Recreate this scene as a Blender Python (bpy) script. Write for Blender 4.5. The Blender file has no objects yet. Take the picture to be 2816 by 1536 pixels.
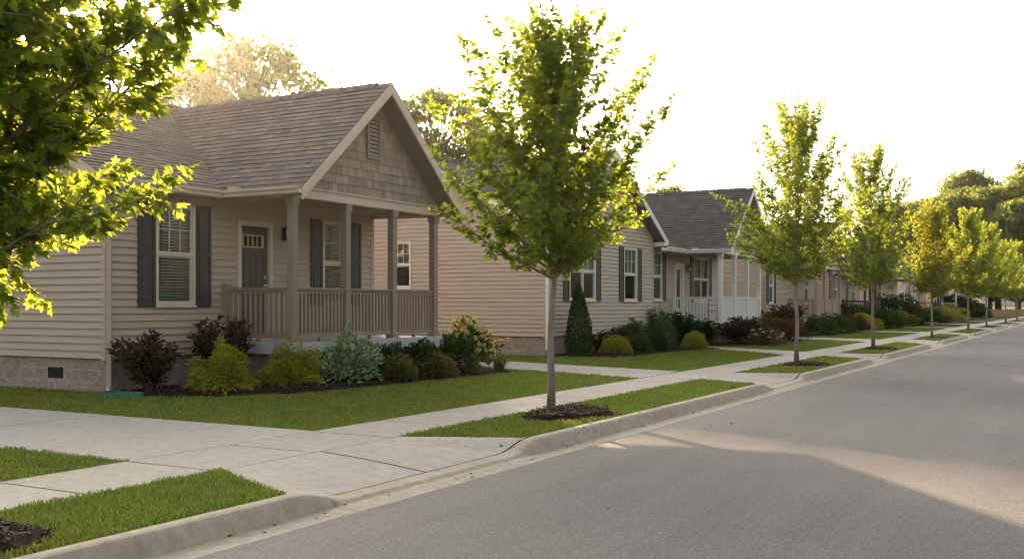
import bpy, math, random
import numpy as np
from mathutils import Vector
PI = math.pi
R = math.radians
random.seed(7)
scn = bpy.context.scene
COL = scn.collection

# ------------------------------------------------------------------ materials
def nt_new(name):
    m = bpy.data.materials.new(name); m.use_nodes = True
    nt = m.node_tree
    b = nt.nodes['Principled BSDF']
    return m, nt, b

def noise(nt, scale, detail=4, coord='Object', vec_scale=None, rough=.6):
    tc = nt.nodes.new('ShaderNodeTexCoord')
    n = nt.nodes.new('ShaderNodeTexNoise'); n.inputs['Scale'].default_value = scale
    n.inputs['Detail'].default_value = detail; n.inputs['Roughness'].default_value = rough
    src = tc.outputs[coord]
    if vec_scale:
        mp = nt.nodes.new('ShaderNodeMapping'); mp.inputs['Scale'].default_value = vec_scale
        nt.links.new(src, mp.inputs[0]); src = mp.outputs[0]
    nt.links.new(src, n.inputs['Vector'])
    return n

def ramp(nt, fac, stops):
    r = nt.nodes.new('ShaderNodeValToRGB')
    e = r.color_ramp.elements
    while len(e) < len(stops): e.new(.5)
    for el, (p, c) in zip(e, stops):
        el.position = p; el.color = (*c, 1) if len(c) == 3 else c
    nt.links.new(fac, r.inputs[0])
    return r

def sc(c, k): return tuple(min(1, x*k) for x in c)

def mixc(nt, fac, a, b, mode='MIX', val=.5):
    m = nt.nodes.new('ShaderNodeMix'); m.data_type = 'RGBA'; m.blend_type = mode
    if fac is None: m.inputs[0].default_value = val
    else: nt.links.new(fac, m.inputs[0])
    for i, x in ((6, a), (7, b)):
        if isinstance(x, tuple): m.inputs[i].default_value = (*x, 1)
        else: nt.links.new(x, m.inputs[i])
    return m.outputs[2]

def bump(nt, b, h, strength=.3, dist=.01):
    n = nt.nodes.new('ShaderNodeBump'); n.inputs['Strength'].default_value = strength
    n.inputs['Distance'].default_value = dist
    nt.links.new(h, n.inputs['Height']); nt.links.new(n.outputs[0], b.inputs['Normal'])

def paint(name, c, rough=.6, var=.12, scale=3., bscale=60, bs=.15, bd=.004, vs=None, metal=0, island=0.):
    m, nt, b = nt_new(name)
    n1 = noise(nt, scale, 5, vec_scale=vs)
    r = ramp(nt, n1.outputs[0], [(.3, sc(c, 1-var)), (.7, sc(c, 1+var))])
    out = r.outputs[0]
    if island:
        g = nt.nodes.new('ShaderNodeNewGeometry')
        rr = ramp(nt, g.outputs['Random Per Island'], [(0, (1-island,)*3), (1, (1+island*.0,)*3)])
        out = mixc(nt, None, out, rr.outputs[0], 'MULTIPLY', 1.)
    nt.links.new(out, b.inputs['Base Color'])
    b.inputs['Roughness'].default_value = rough; b.inputs['Metallic'].default_value = metal
    n2 = noise(nt, bscale, 4, vec_scale=vs)
    bump(nt, b, n2.outputs[0], bs, bd)
    return m

def leafmat(name, c1, c2, trans, k=.5, rough=.5, gloss=.02):
    """thin leaf: diffuse + translucent, small gloss, colour varies leaf by leaf"""
    m = bpy.data.materials.new(name); m.use_nodes = True
    nt = m.node_tree; nt.nodes.clear()
    out = nt.nodes.new('ShaderNodeOutputMaterial')
    g = nt.nodes.new('ShaderNodeNewGeometry')
    r = ramp(nt, g.outputs['Random Per Island'], [(0, c1), (1, c2)])
    rt = ramp(nt, g.outputs['Random Per Island'], [(0, sc(trans, .75)), (1, trans)])
    d = nt.nodes.new('ShaderNodeBsdfDiffuse'); t = nt.nodes.new('ShaderNodeBsdfTranslucent')
    gl = nt.nodes.new('ShaderNodeBsdfGlossy'); gl.inputs['Roughness'].default_value = rough
    gl.inputs['Color'].default_value = (.8, .8, .8, 1)
    nt.links.new(r.outputs[0], d.inputs[0]); nt.links.new(rt.outputs[0], t.inputs[0])
    mx = nt.nodes.new('ShaderNodeMixShader'); mx.inputs[0].default_value = k
    nt.links.new(d.outputs[0], mx.inputs[1]); nt.links.new(t.outputs[0], mx.inputs[2])
    m2 = nt.nodes.new('ShaderNodeMixShader'); m2.inputs[0].default_value = gloss
    nt.links.new(mx.outputs[0], m2.inputs[1]); nt.links.new(gl.outputs[0], m2.inputs[2])
    nt.links.new(m2.outputs[0], out.inputs[0])
    return m

M = {}
M['siding1'] = paint('siding_taupe', (.42, .34, .27), .55, .06, 1.2, 40, .1, .001, (1, .25, 6))
M['siding2'] = paint('siding_beige', (.44, .375, .315), .55, .06, 1.2, 40, .1, .001, (1, .25, 6))
M['trim1'] = paint('trim_taupe', (.58, .475, .375), .5, .07, 2, 50, .15, .003)
M['corner1'] = paint('corner_board_taupe', (.43, .345, .285), .5, .07, 2, 50, .15, .003)
M['post1'] = paint('porch_paint_brown', (.265, .205, .16), .55, .14, 2.5, 30, .3, .004, (1, 1, .2))
M['shake'] = paint('cedar_shake', (.38, .30, .235), .8, .18, 3, 25, .5, .006, (4, 4, .5), island=.32)
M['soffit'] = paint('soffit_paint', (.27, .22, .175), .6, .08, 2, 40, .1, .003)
M['white'] = paint('white_vinyl', (.72, .72, .71), .4, .04, 2, 40, .08, .002)
M['offwhite'] = paint('window_vinyl', (.56, .49, .41), .4, .05, 2, 40, .08, .002)
M['shutter'] = paint('shutter_charcoal', (.045, .043, .045), .5, .15, 3, 60, .2, .003, (1, 1, .2))
M['door'] = paint('door_charcoal', (.075, .068, .06), .45, .1, 3, 60, .15, .003)
M['brown'] = paint('dark_brown_stain', (.07, .045, .035), .6, .2, 3, 40, .3, .004)
M['tan'] = paint('tan_paint', (.36, .28, .215), .6, .1, 3, 40, .2, .003)
M['screen'] = paint('porch_screen_mesh', (.58, .60, .60), .7, .06, 3, 300, .2, .002)
M['screentan'] = paint('porch_screen_tan', (.33, .25, .2), .7, .06, 3, 300, .2, .002)
M['metal'] = paint('brushed_nickel', (.6, .58, .55), .3, .05, 5, 60, .05, .001, metal=1)
M['black'] = paint('black_metal', (.02, .018, .017), .4, .2, 5, 60, .1, .001)
M['bulb'] = paint('frosted_lantern_glass', (.55, .48, .36), .25, .1, 20, 60, .05, .001)
M['blind'] = paint('blind_slats', (.74, .68, .58), .6, .06, 4, 60, .05, .001)
M['curtain'] = paint('curtain_fabric', (.30, .36, .27), .8, .35, 9, 60, .3, .004, (3, 3, .15))
M['insect'] = paint('insect_screen', (.035, .036, .035), .6, .2, 4, 200, .1, .001)
M['slab'] = paint('porch_concrete', (.42, .44, .46), .8, .12, 2, 50, .25, .004)
M['dark'] = paint('unlit_interior', (.012, .012, .012), .7, .2, 5, 50, .1, .002)  # near-black painted for the unlit insides of vents and rooms
M['vent'] = paint('gable_vent_paint', (.27, .215, .175), .6, .1, 3, 40, .1, .002)
M['green'] = paint('green_plastic', (.035, .16, .115), .45, .15, 5, 40, .1, .002)
M['brickdark'] = paint('stone_wall_far', (.28, .2, .14), .8, .3, 6, 20, .4, .01)

def roofmat(name, c):
    m, nt, b = nt_new(name)
    g = nt.nodes.new('ShaderNodeNewGeometry')
    r = ramp(nt, g.outputs['Random Per Island'], [(0, sc(c, .8)), (.5, c), (.8, sc(c, 1.1)), (1, sc(c, 1.25))])
    n1 = noise(nt, 220, 3); n3 = noise(nt, .8, 3)
    rr = ramp(nt, n1.outputs[0], [(.3, (.55,)*3), (.7, (1.,)*3)])
    r3 = ramp(nt, n3.outputs[0], [(.3, (.8,)*3), (.7, (1.,)*3)])
    o = mixc(nt, None, r.outputs[0], rr.outputs[0], 'MULTIPLY', 1.)
    o = mixc(nt, None, o, r3.outputs[0], 'MULTIPLY', 1.)
    nt.links.new(o, b.inputs['Base Color']); b.inputs['Roughness'].default_value = .9
    bump(nt, b, n1.outputs[0], .5, .004)
    return m
M['roof1'] = roofmat('roof_shingles_brown', (.235, .195, .168))
M['roof2'] = roofmat('roof_shingles_grey', (.135, .12, .115))

def block():
    m, nt, b = nt_new('split_face_block')
    n1 = noise(nt, 14, 6); n2 = noise(nt, 2, 3)
    r = ramp(nt, n1.outputs[0], [(.3, (.24, .195, .165)), (.7, (.46, .385, .335))])
    r2 = ramp(nt, n2.outputs[0], [(.3, (.8,)*3), (.7, (1.,)*3)])
    nt.links.new(mixc(nt, None, r.outputs[0], r2.outputs[0], 'MULTIPLY', 1.), b.inputs['Base Color'])
    b.inputs['Roughness'].default_value = .95
    bump(nt, b, n1.outputs[0], 1., .03)
    return m
M['block'] = block()
M['mortar'] = paint('mortar', (.45, .40, .35), .9, .15, 8, 60, .4, .003)

def concrete(name, c, tint):
    m, nt, b = nt_new(name)
    n1 = noise(nt, .7, 6); n2 = noise(nt, 9, 6, rough=.7); n3 = noise(nt, 240, 3)
    r1 = ramp(nt, n1.outputs[0], [(.3, sc(c, .84)), (.7, c)])
    r2 = ramp(nt, n2.outputs[0], [(.25, sc(tint, .8)), (.6, (1., 1., 1.))])
    r3 = ramp(nt, n3.outputs[0], [(.3, (.8,)*3), (.6, (1.,)*3)])
    o = mixc(nt, None, r1.outputs[0], r2.outputs[0], 'MULTIPLY', .8)
    o = mixc(nt, None, o, r3.outputs[0], 'MULTIPLY', .7)
    g = nt.nodes.new('ShaderNodeNewGeometry')
    ri = ramp(nt, g.outputs['Random Per Island'], [(0, (.9, .9, .9)), (1, (1., 1., 1.))])
    o = mixc(nt, None, o, ri.outputs[0], 'MULTIPLY', 1.)
    nt.links.new(o, b.inputs['Base Color']); b.inputs['Roughness'].default_value = .85
    bump(nt, b, mixc(nt, None, n2.outputs[0], n3.outputs[0], 'MIX', .6), .3, .005)
    return m
M['walk'] = concrete('pavement_concrete', (.44, .425, .395), (.85, .8, .74))
M['kerb'] = concrete('kerb_concrete', (.46, .41, .345), (.72, .68, .62))
M['gutter'] = concrete('gutter_concrete', (.43, .395, .34), (.75, .7, .62))

def asphalt():
    m, nt, b = nt_new('asphalt')
    tc = nt.nodes.new('ShaderNodeTexCoord')
    v = nt.nodes.new('ShaderNodeTexVoronoi'); v.inputs['Scale'].default_value = 110
    nt.links.new(tc.outputs['Object'], v.inputs['Vector'])
    n1 = noise(nt, .45, 6); n2 = noise(nt, 60, 4, rough=.8); n4 = noise(nt, 1.5, 5, vec_scale=(1.6, .12, 1))
    r = ramp(nt, v.outputs['Color'], [(.1, (.080, .086, .095)), (.6, (.138, .146, .158)), (.95, (.26, .265, .27))])
    r1 = ramp(nt, n1.outputs[0], [(.35, (.8, .8, .82)), (.65, (1., .985, .95))])
    r2 = ramp(nt, n2.outputs[0], [(.3, (.6,)*3), (.7, (1.,)*3)])
    r4 = ramp(nt, n4.outputs[0], [(.35, (.86,)*3), (.6, (1.,)*3)])
    o = mixc(nt, None, r.outputs[0], r1.outputs[0], 'MULTIPLY', 1.)
    o = mixc(nt, None, o, r2.outputs[0], 'MULTIPLY', 1.)
    o = mixc(nt, None, o, r4.outputs[0], 'MULTIPLY', 1.)
    nw = noise(nt, 1.1, 3); mp = nt.nodes.new('ShaderNodeVectorMath'); mp.operation = 'SCALE'; mp.inputs['Scale'].default_value = 1.1
    nt.links.new(nw.outputs['Color'], mp.inputs[0]); ad = nt.nodes.new('ShaderNodeVectorMath')
    nt.links.new(tc.outputs['Object'], ad.inputs[0]); nt.links.new(mp.outputs[0], ad.inputs[1])
    vc = nt.nodes.new('ShaderNodeTexVoronoi'); vc.feature = 'DISTANCE_TO_EDGE'; vc.inputs['Scale'].default_value = .16
    nt.links.new(ad.outputs[0], vc.inputs['Vector'])
    rc_ = ramp(nt, vc.outputs['Distance'], [(0, (.45,)*3), (.0022, (.62,)*3), (.0035, (1.,)*3)])
    o = mixc(nt, None, o, rc_.outputs[0], 'MULTIPLY', .0)
    ns = noise(nt, .9, 2, vec_scale=(1, .6, 1)); rs = ramp(nt, ns.outputs[0], [(.66, (1.,)*3), (.74, (.72,)*3)])
    o = mixc(nt, None, o, rs.outputs[0], 'MULTIPLY', .8)
    nt.links.new(o, b.inputs['Base Color']); b.inputs['Roughness'].default_value = .82
    bump(nt, b, mixc(nt, None, v.outputs['Distance'], n2.outputs[0], 'MIX', .4), .6, .006)
    return m
M['asphalt'] = asphalt()

def soil(name, a, b_, scale=8):
    m, nt, b = nt_new(name)
    n1 = noise(nt, scale, 6, rough=.75); n2 = noise(nt, .35, 3)
    r = ramp(nt, n1.outputs[0], [(.3, a), (.7, b_)])
    r2 = ramp(nt, n2.outputs[0], [(.3, (.75,)*3), (.7, (1.,)*3)])
    nt.links.new(mixc(nt, None, r.outputs[0], r2.outputs[0], 'MULTIPLY', 1.), b.inputs['Base Color'])
    b.inputs['Roughness'].default_value = .95
    b.inputs['Specular IOR Level'].default_value = .1
    bump(nt, b, n1.outputs[0], .8, .03)
    return m
M['turf'] = soil('turf', (.03, .045, .012), (.07, .10, .028), 40)
M['mulch'] = soil('mulch_soil', (.012, .007, .005), (.05, .03, .022), 30)
M['bark'] = paint('bark', (.24, .20, .165), .9, .35, 10, 26, .9, .02, (1, 1, .25))
M['branch'] = paint('branch_bark', (.085, .055, .035), .9, .3, 10, 40, .5, .01)
M['leafA'] = leafmat('maple_leaves', (.055, .11, .018), (.10, .16, .028), (.50, .60, .06), .54)
M['leafY'] = leafmat('golden_leaves', (.065, .105, .016), (.11, .14, .02), (.56, .58, .05), .5)
M['leafB'] = leafmat('far_leaves', (.03, .055, .016), (.065, .10, .026), (.34, .42, .07), .42)
M['leafD'] = leafmat('dark_leaves', (.014, .034, .008), (.045, .085, .016), (.05, .10, .02), .25)
M['leafG'] = leafmat('green_leaves', (.025, .065, .014), (.09, .17, .035), (.12, .22, .03), .3)
M['leafGold'] = leafmat('gold_thread_foliage', (.10, .14, .012), (.40, .40, .035), (.45, .42, .03), .3)
M['leafV'] = leafmat('variegated_leaves', (.09, .17, .06), (.50, .56, .36), (.3, .4, .15), .25)
M['leafR'] = leafmat('burgundy_leaves', (.028, .022, .012), (.12, .088, .055), (.12, .05, .03), .3, .35)
M['leafRed'] = leafmat('rusty_leaves', (.035, .022, .012), (.12, .07, .035), (.2, .1, .04), .3)
M['leafO'] = leafmat('olive_leaves', (.05, .07, .016), (.19, .19, .05), (.22, .22, .04), .3)
M['leafT'] = leafmat('arborvitae_sprays', (.022, .048, .010), (.045, .08, .015), (.07, .12, .02), .25)
M['flowerY'] = leafmat('yellow_petals', (.62, .48, .12), (.75, .66, .35), (.7, .6, .2), .4)
M['flowerO'] = leafmat('orange_petals', (.65, .36, .10), (.72, .50, .2), (.7, .45, .15), .4)
M['flowerW'] = leafmat('white_petals', (.7, .68, .6), (.8, .8, .74), (.6, .6, .5), .4)
M['chip'] = paint('bark_chips', (.060, .036, .027), .9, .3, 8, 60, .3, .003, island=.7)

def grassmat():
    m = leafmat('grass_blades', (.06, .115, .022), (.27, .32, .075), (.32, .42, .06), .35)
    nt = m.node_tree
    n = noise(nt, 1.6, 6, rough=.7)
    d = [x for x in nt.nodes if x.type == 'BSDF_DIFFUSE'][0]
    old = d.inputs[0].links[0].from_socket
    r = ramp(nt, n.outputs[0], [(.36, (.55, .70, .66)), (.48, (1, 1, 1)), (.62, (1.25, 1., .62))])
    nt.links.new(mixc(nt, None, old, r.outputs[0], 'MULTIPLY', 1.), d.inputs[0])
    return m
M['grass'] = grassmat()

def glassmat():
    m = bpy.data.materials.new('window_glass'); m.use_nodes = True
    nt = m.node_tree; nt.nodes.clear()
    out = nt.nodes.new('ShaderNodeOutputMaterial')
    gl = nt.nodes.new('ShaderNodeBsdfGlossy'); gl.inputs['Roughness'].default_value = .01
    tr = nt.nodes.new('ShaderNodeBsdfTransparent'); tr.inputs[0].default_value = (.75, .8, .78, 1)
    n = noise(nt, 1.6, 2); b = nt.nodes.new('ShaderNodeBump'); b.inputs['Strength'].default_value = .12
    b.inputs['Distance'].default_value = .05
    nt.links.new(n.outputs[0], b.inputs['Height']); nt.links.new(b.outputs[0], gl.inputs['Normal'])
    fr = nt.nodes.new('ShaderNodeFresnel'); fr.inputs[0].default_value = 1.75
    mx = nt.nodes.new('ShaderNodeMixShader')
    nt.links.new(fr.outputs[0], mx.inputs[0]); nt.links.new(tr.outputs[0], mx.inputs[1]); nt.links.new(gl.outputs[0], mx.inputs[2])
    nt.links.new(mx.outputs[0], out.inputs[0])
    return m
M['glass'] = glassmat()

# ------------------------------------------------------------------ mesh helpers
class MB:
    def __init__(s): s.v = []; s.f = []
    def poly(s, pts):
        k = len(s.v); s.v += [tuple(p) for p in pts]; s.f.append(tuple(range(k, k+len(pts))))
    def prism(s, pts, vec):
        k = len(s.v); n = len(pts); vec = Vector(vec)
        s.v += [tuple(p) for p in pts] + [tuple(Vector(p)+vec) for p in pts]
        s.f.append(tuple(range(k+n-1, k-1, -1))); s.f.append(tuple(range(k+n, k+2*n)))
        for i in range(n):
            j = (i+1) % n
            s.f.append((k+i, k+j, k+n+j, k+n+i))
    def box(s, x0, x1, y0, y1, z0, z1):
        s.prism([(x0, y0, z0), (x1, y0, z0), (x1, y1, z0), (x0, y1, z0)], (0, 0, z1-z0))
    def mbox(s, F, a0, a1, z0, z1, o0, o1):
        A = [F(a0, z0, o0), F(a1, z0, o0), F(a1, z1, o0), F(a0, z1, o0)]
        B = [F(a0, z0, o1), F(a1, z0, o1), F(a1, z1, o1), F(a0, z1, o1)]
        k = len(s.v); s.v += A+B
        s.f += [(k, k+3, k+2, k+1), (k+4, k+5, k+6, k+7)]
        for i in range(4):
            j = (i+1) % 4; s.f.append((k+i, k+j, k+4+j, k+4+i))
    def tube(s, path, rad, n=8, cap=True):
        k0 = len(s.v); m = len(path)
        P = [Vector(p) for p in path]
        up = Vector((.13, .91, .31)).normalized()
        for i, p in enumerate(P):
            d = (P[min(i+1, m-1)]-P[max(i-1, 0)]).normalized()
            a = d.cross(up)
            if a.length < .05: a = d.cross(Vector((1, 0, 0)))
            a.normalize(); b = d.cross(a)
            r = rad[i] if hasattr(rad, '__len__') else rad
            for j in range(n):
                t = 2*PI*j/n
                s.v.append(tuple(p + a*math.cos(t)*r + b*math.sin(t)*r))
        for i in range(m-1):
            for j in range(n):
                jj = (j+1) % n; q = k0+i*n
                s.f.append((q+j, q+jj, q+n+jj, q+n+j))
        if cap:
            s.f.append(tuple(range(k0+n-1, k0-1, -1))); s.f.append(tuple(range(k0+(m-1)*n, k0+m*n)))
    def build(s, name, mat, parent=None, smooth=False):
        org = getattr(parent, '_o', None) if parent is not None else None
        me = bpy.data.meshes.new(name)
        o3 = ORG.get(parent.name, (0, 0, 0)) if parent is not None else (0, 0, 0)
        v = [(a-o3[0], b-o3[1], c-o3[2]) for a, b, c in s.v]
        me.from_pydata(v, [], s.f); me.materials.append(mat)
        if smooth: me.shade_smooth()
        o = bpy.data.objects.new(name, me); COL.objects.link(o)
        if parent is not None: o.parent = parent; ORG[o.name] = o3
        return o
ORG = {}
class Multi:
    def __init__(s): s.m = []
    def new(s): m = MB(); s.m.append(m); return m
    def prism(s, *a): s.new().prism(*a)
    def box(s, *a): s.new().box(*a)
    def mbox(s, *a): s.new().mbox(*a)
    def tube(s, *a): s.new().tube(*a)
    def build(s, name, mat, parent=None): return [m.build(name, mat, parent) for m in s.m]

def tag(o, label=None, cat=None, group=None, kind=None):
    for k, v in (('label', label), ('category', cat), ('group', group), ('kind', kind)):
        if v: o[k] = v
    return o
def empty(name, loc, rz=0, local=False):
    o = bpy.data.objects.new(name, None); COL.objects.link(o); o.location = loc
    o.rotation_euler = (0, 0, rz); o.empty_display_size = .2
    ORG[o.name] = (0, 0, 0) if local else tuple(loc)
    return o
def npmesh(name, V, F, mat, parent=None, smooth=False):
    """V (n,3), F (m,k) arrays"""
    me = bpy.data.meshes.new(name); V = np.asarray(V, np.float32); F = np.asarray(F, np.int32)
    me.vertices.add(len(V)); me.vertices.foreach_set('co', V.ravel())
    k = F.shape[1]; me.loops.add(F.size); me.loops.foreach_set('vertex_index', F.ravel())
    me.polygons.add(len(F)); me.polygons.foreach_set('loop_start', np.arange(0, F.size, k, dtype=np.int32))
    me.update(calc_edges=True); me.materials.append(mat)
    if smooth: me.shade_smooth()
    if parent is False: return me
    o = bpy.data.objects.new(name, me); COL.objects.link(o)
    if parent is not None: o.parent = parent
    return o

# leaf templates: (x along, y across, z), faces (tri)
def tmpl(pts, faces): return np.array(pts, float), np.array(faces, int)
_h = [(0, .0), (-.04, .26), (.16, .56), (.30, .30), (.60, .50), (.62, .20), (1.0, 0)]
_o = [(x, y) for x, y in _h] + [(x, -y) for x, y in _h[-2:0:-1]]
MAPLE = tmpl([(.36, 0, .03)] + [(x, y, -.22*abs(y)-.16*x*x) for x, y in _o], [(0, i+1, (i+1) % len(_o)+1) for i in range(len(_o))])
KITE = tmpl([(0, 0, 0), (.45, .36, -.08), (1, 0, -.12), (.45, -.36, -.08)], [(0, 1, 2), (0, 2, 3)])
STAR = tmpl([(0, 0, 0), (.3, .5, -.1), (.55, .18, 0), (1, 0, -.12), (.55, -.18, 0), (.3, -.5, -.1)], [(0, 1, 2), (0, 2, 4), (2, 3, 4), (0, 4, 5)])
OVAL = tmpl([(0, 0, 0), (.35, .22, -.02), (.75, .17, -.04), (1, 0, -.1), (.75, -.17, -.04), (.35, -.22, -.02)], [(0, 1, 5), (1, 2, 5), (2, 4, 5), (2, 3, 4)])
STRAND = tmpl([(0, .05, 0), (0, -.05, 0), (.5, .045, -.03), (.5, -.045, -.03), (1, 0, -.22)], [(0, 1, 3), (0, 3, 2), (2, 3, 4)])

SPRAY = tmpl([(0, .06, 0), (0, -.06, 0), (.5, .10, -.03), (.5, -.10, -.03), (1, .03, -.25), (1, -.03, -.25)], [(0, 1, 3), (0, 3, 2), (2, 3, 5), (2, 5, 4)])

def leaves(C, T, N, S, tm):
    """centres, tangents, normals (n,3), sizes (n,) -> V, F"""
    T = T/np.linalg.norm(T, axis=1, keepdims=True)
    B = np.cross(N, T); B /= np.linalg.norm(B, axis=1, keepdims=True)+1e-9
    N = np.cross(T, B)
    p, f = tm
    V = C[:, None, :] + S[:, None, None]*(p[None, :, 0:1]*T[:, None, :] + p[None, :, 1:2]*B[:, None, :] + p[None, :, 2:3]*N[:, None, :])
    F = f[None] + (np.arange(len(C))*len(p))[:, None, None]
    return V.reshape(-1, 3), F.reshape(-1, 3)

# ------------------------------------------------------------------ trees
def street_tree(seed, H, zb, Rm, nbr, lsize, per, tm, r0=.05, spread=1., low=.62):
    """young upright maple -> (wood MB, leaf V, F); trunk at origin"""
    rg = random.Random(seed); nr = np.random.default_rng(seed)
    w = MB()
    tp = [(rg.uniform(-.012, .012)*i, rg.uniform(-.012, .012)*i, z) for i, z in enumerate(np.linspace(0, H*.95, 12))]
    tp[0] = (0, 0, -.02)
    w.tube(tp, [r0*1.25]+[max(.006, r0*(1-.92*(i/11))) for i in range(1, 12)], 9)
    def tpos(z):
        i = min(10, int(z/(H*.95)*11)); t = z/(H*.95)*11-i
        return Vector(tp[i]).lerp(Vector(tp[i+1]), min(max(t, 0), 1))
    C, T, N, S = [], [], [], []
    def leafat(p, d):
        for _ in range(1):
            dd = d + Vector((rg.gauss(0, .6), rg.gauss(0, .6), rg.gauss(-.25, .5)))
            nn = Vector((rg.gauss(0, .55), rg.gauss(0, .55), 1.)) + Vector((p.x, p.y, 0))*.35
            C.append(tuple(p+dd.normalized()*rg.uniform(.01, .05))); T.append(tuple(dd)); N.append(tuple(nn))
            S.append(lsize*rg.uniform(.65, 1.2))
    def twig(p, d, L):
        n = max(2, int(L/.045)); q = Vector(p); path = [tuple(q)]
        d = d.normalized()
        for i in range(n):
            d = (d + Vector((rg.gauss(0, .12), rg.gauss(0, .12), rg.gauss(.02, .1)))).normalized()
            q = q + d*(L/n)
            if i % 2: path.append(tuple(q))
            for _ in range(per): leafat(q, d)
        if len(path) > 1: w.tube(path, [.005]*(len(path)-1)+[.002], 3, False)
    for i in range(nbr):
        s = i/(nbr-1)
        z0 = zb + (H*.93-zb)*s**1.35
        az = i*2.39996+rg.uniform(-.4, .4)
        prof = float(np.interp(s, [0, .10, .3, .5, .75, 1], [low, .98, 1.04, .72, .46, .28] if low < 1 else [.7, .9, 1., 1., .95, .6]))
        rr = Rm*prof*rg.choice([.65, .82, .95, 1.05, 1.15])
        e = R(22 + 46*min(1, s*1.25) + rg.uniform(-8, 10))
        L = rr/max(.3, math.cos(e))
        L = min(L, (H*1.0-z0)/max(.2, math.sin(e)) + .12)
        L = max(L, .3)
        p = tpos(z0); d = Vector((math.cos(az)*math.cos(e*.6), math.sin(az)*math.cos(e*.6), math.sin(e*.6)))
        tgt = Vector((math.cos(az)*math.cos(e), math.sin(az)*math.cos(e), math.sin(e)+.18))
        n = max(4, int(L/.09)); path = [tuple(p)]
        for k in range(n):
            t = (k+1)/n
            d = (d*.75+tgt*.25+Vector((rg.gauss(0, .05), rg.gauss(0, .05), rg.gauss(0, .04)))).normalized()
            p = p + d*(L/n); path.append(tuple(p))
            if t > .12:
                for _ in range(3 if rg.random() < .45 else 2):
                    side = Vector((rg.gauss(0, 1), rg.gauss(0, 1), rg.gauss(.1, .7))).normalized()
                    lt = (.10+.25*(1-t)**.8*min(1, t*2.5))*rg.uniform(.5, 1.35)*spread*(1-.4*s)
                    twig(p, d*.55+side*.8, lt)
        twig(p, d, .22)
        w.tube(path, [max(.003, .018*(1-s*.5)*(1-.85*k/n)) for k in range(n+1)], 5, False)
    # leader
    for z in np.arange(zb+.4, H*.97, .06):
        side = Vector((rg.gauss(0, 1), rg.gauss(0, 1), rg.gauss(.5, .4))).normalized()
        twig(tpos(z), side, rg.uniform(.12, .3)*(1-.5*z/H))
    V, F = leaves(np.array(C), np.array(T), np.array(N), np.array(S), tm)
    return w, V, F, len(C)

def broad_tree(seed, H, Rm, zb, ncl, nper, lsize, tm=KITE):
    """wide mature tree: trunk, limbs, many clumps of leaves"""
    rg = random.Random(seed); nr = np.random.default_rng(seed)
    w = MB()
    top = Vector((rg.uniform(-.4, .4), rg.uniform(-.4, .4), H*.75))
    r0 = H*.022
    tr = [(0, 0, -.2), (top.x*.2, top.y*.3, H*.25), (top.x*.6, top.y*.5, H*.5), tuple(top)]
    w.tube(tr, [r0*1.2, r0, r0*.7, r0*.25], 8)
    C, T, N, S = [], [], [], []
    for i in range(ncl):
        s = (i+.5)/ncl
        az = i*2.39996 + rg.uniform(-.5, .5)
        z = zb + (H-zb)*(s**.85)*.97
        u = (z-zb)/(H-zb)
        pr = math.sin(PI*min(1, (u*.86+.14)))**.6
        rad = Rm*pr*(rg.random()**.45)*rg.uniform(.8, 1.12)
        c = Vector((math.cos(az)*rad, math.sin(az)*rad, z))
        z1 = min(H*.7, max(zb*.7, z-rad*rg.uniform(.5, .9)))
        st = Vector((top.x*z1/H, top.y*z1/H, z1))
        mid = st.lerp(c, .5) + Vector((rg.uniform(-.3, .3), rg.uniform(-.3, .3), -rad*.08))
        w.tube([tuple(st), tuple(mid), tuple(c)], [r0*.28, r0*.14, .015], 5, False)
        cr = rg.uniform(.10, .2)*Rm
        n = int(nper*rg.uniform(.5, 1.3))
        P = nr.normal(0, 1, (n, 3)); P /= np.linalg.norm(P, axis=1, keepdims=True)
        P *= (nr.random((n, 1))**.4)*cr*np.array([1.25, 1.25, .75])
        C.append(P+np.array(c)); 
        T.append(nr.normal(0, .8, (n, 3))+np.array([0, 0, -.2])); N.append(nr.normal(0, .7, (n, 3))+np.array([0, 0, .8])+P*.5/cr)
        S.append(lsize*nr.uniform(.6, 1.3, n))
    V, F = leaves(np.concatenate(C), np.concatenate(T), np.concatenate(N), np.concatenate(S), tm)
    return w, V, F

def plant_obj(name, loc, meshes, label, cat, group=None, scale=(1, 1, 1), rz=0):
    r = empty(name, loc, rz, True); r.scale = scale
    tag(r, label, cat, group)
    for pn, me in meshes:
        o = bpy.data.objects.new(pn, me); COL.objects.link(o); o.parent = r
    return r
def mbmesh(w, name, mat, smooth=True):
    me = bpy.data.meshes.new(name); me.from_pydata(w.v, [], w.f); me.materials.append(mat)
    if smooth: me.shade_smooth()
    return me

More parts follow.
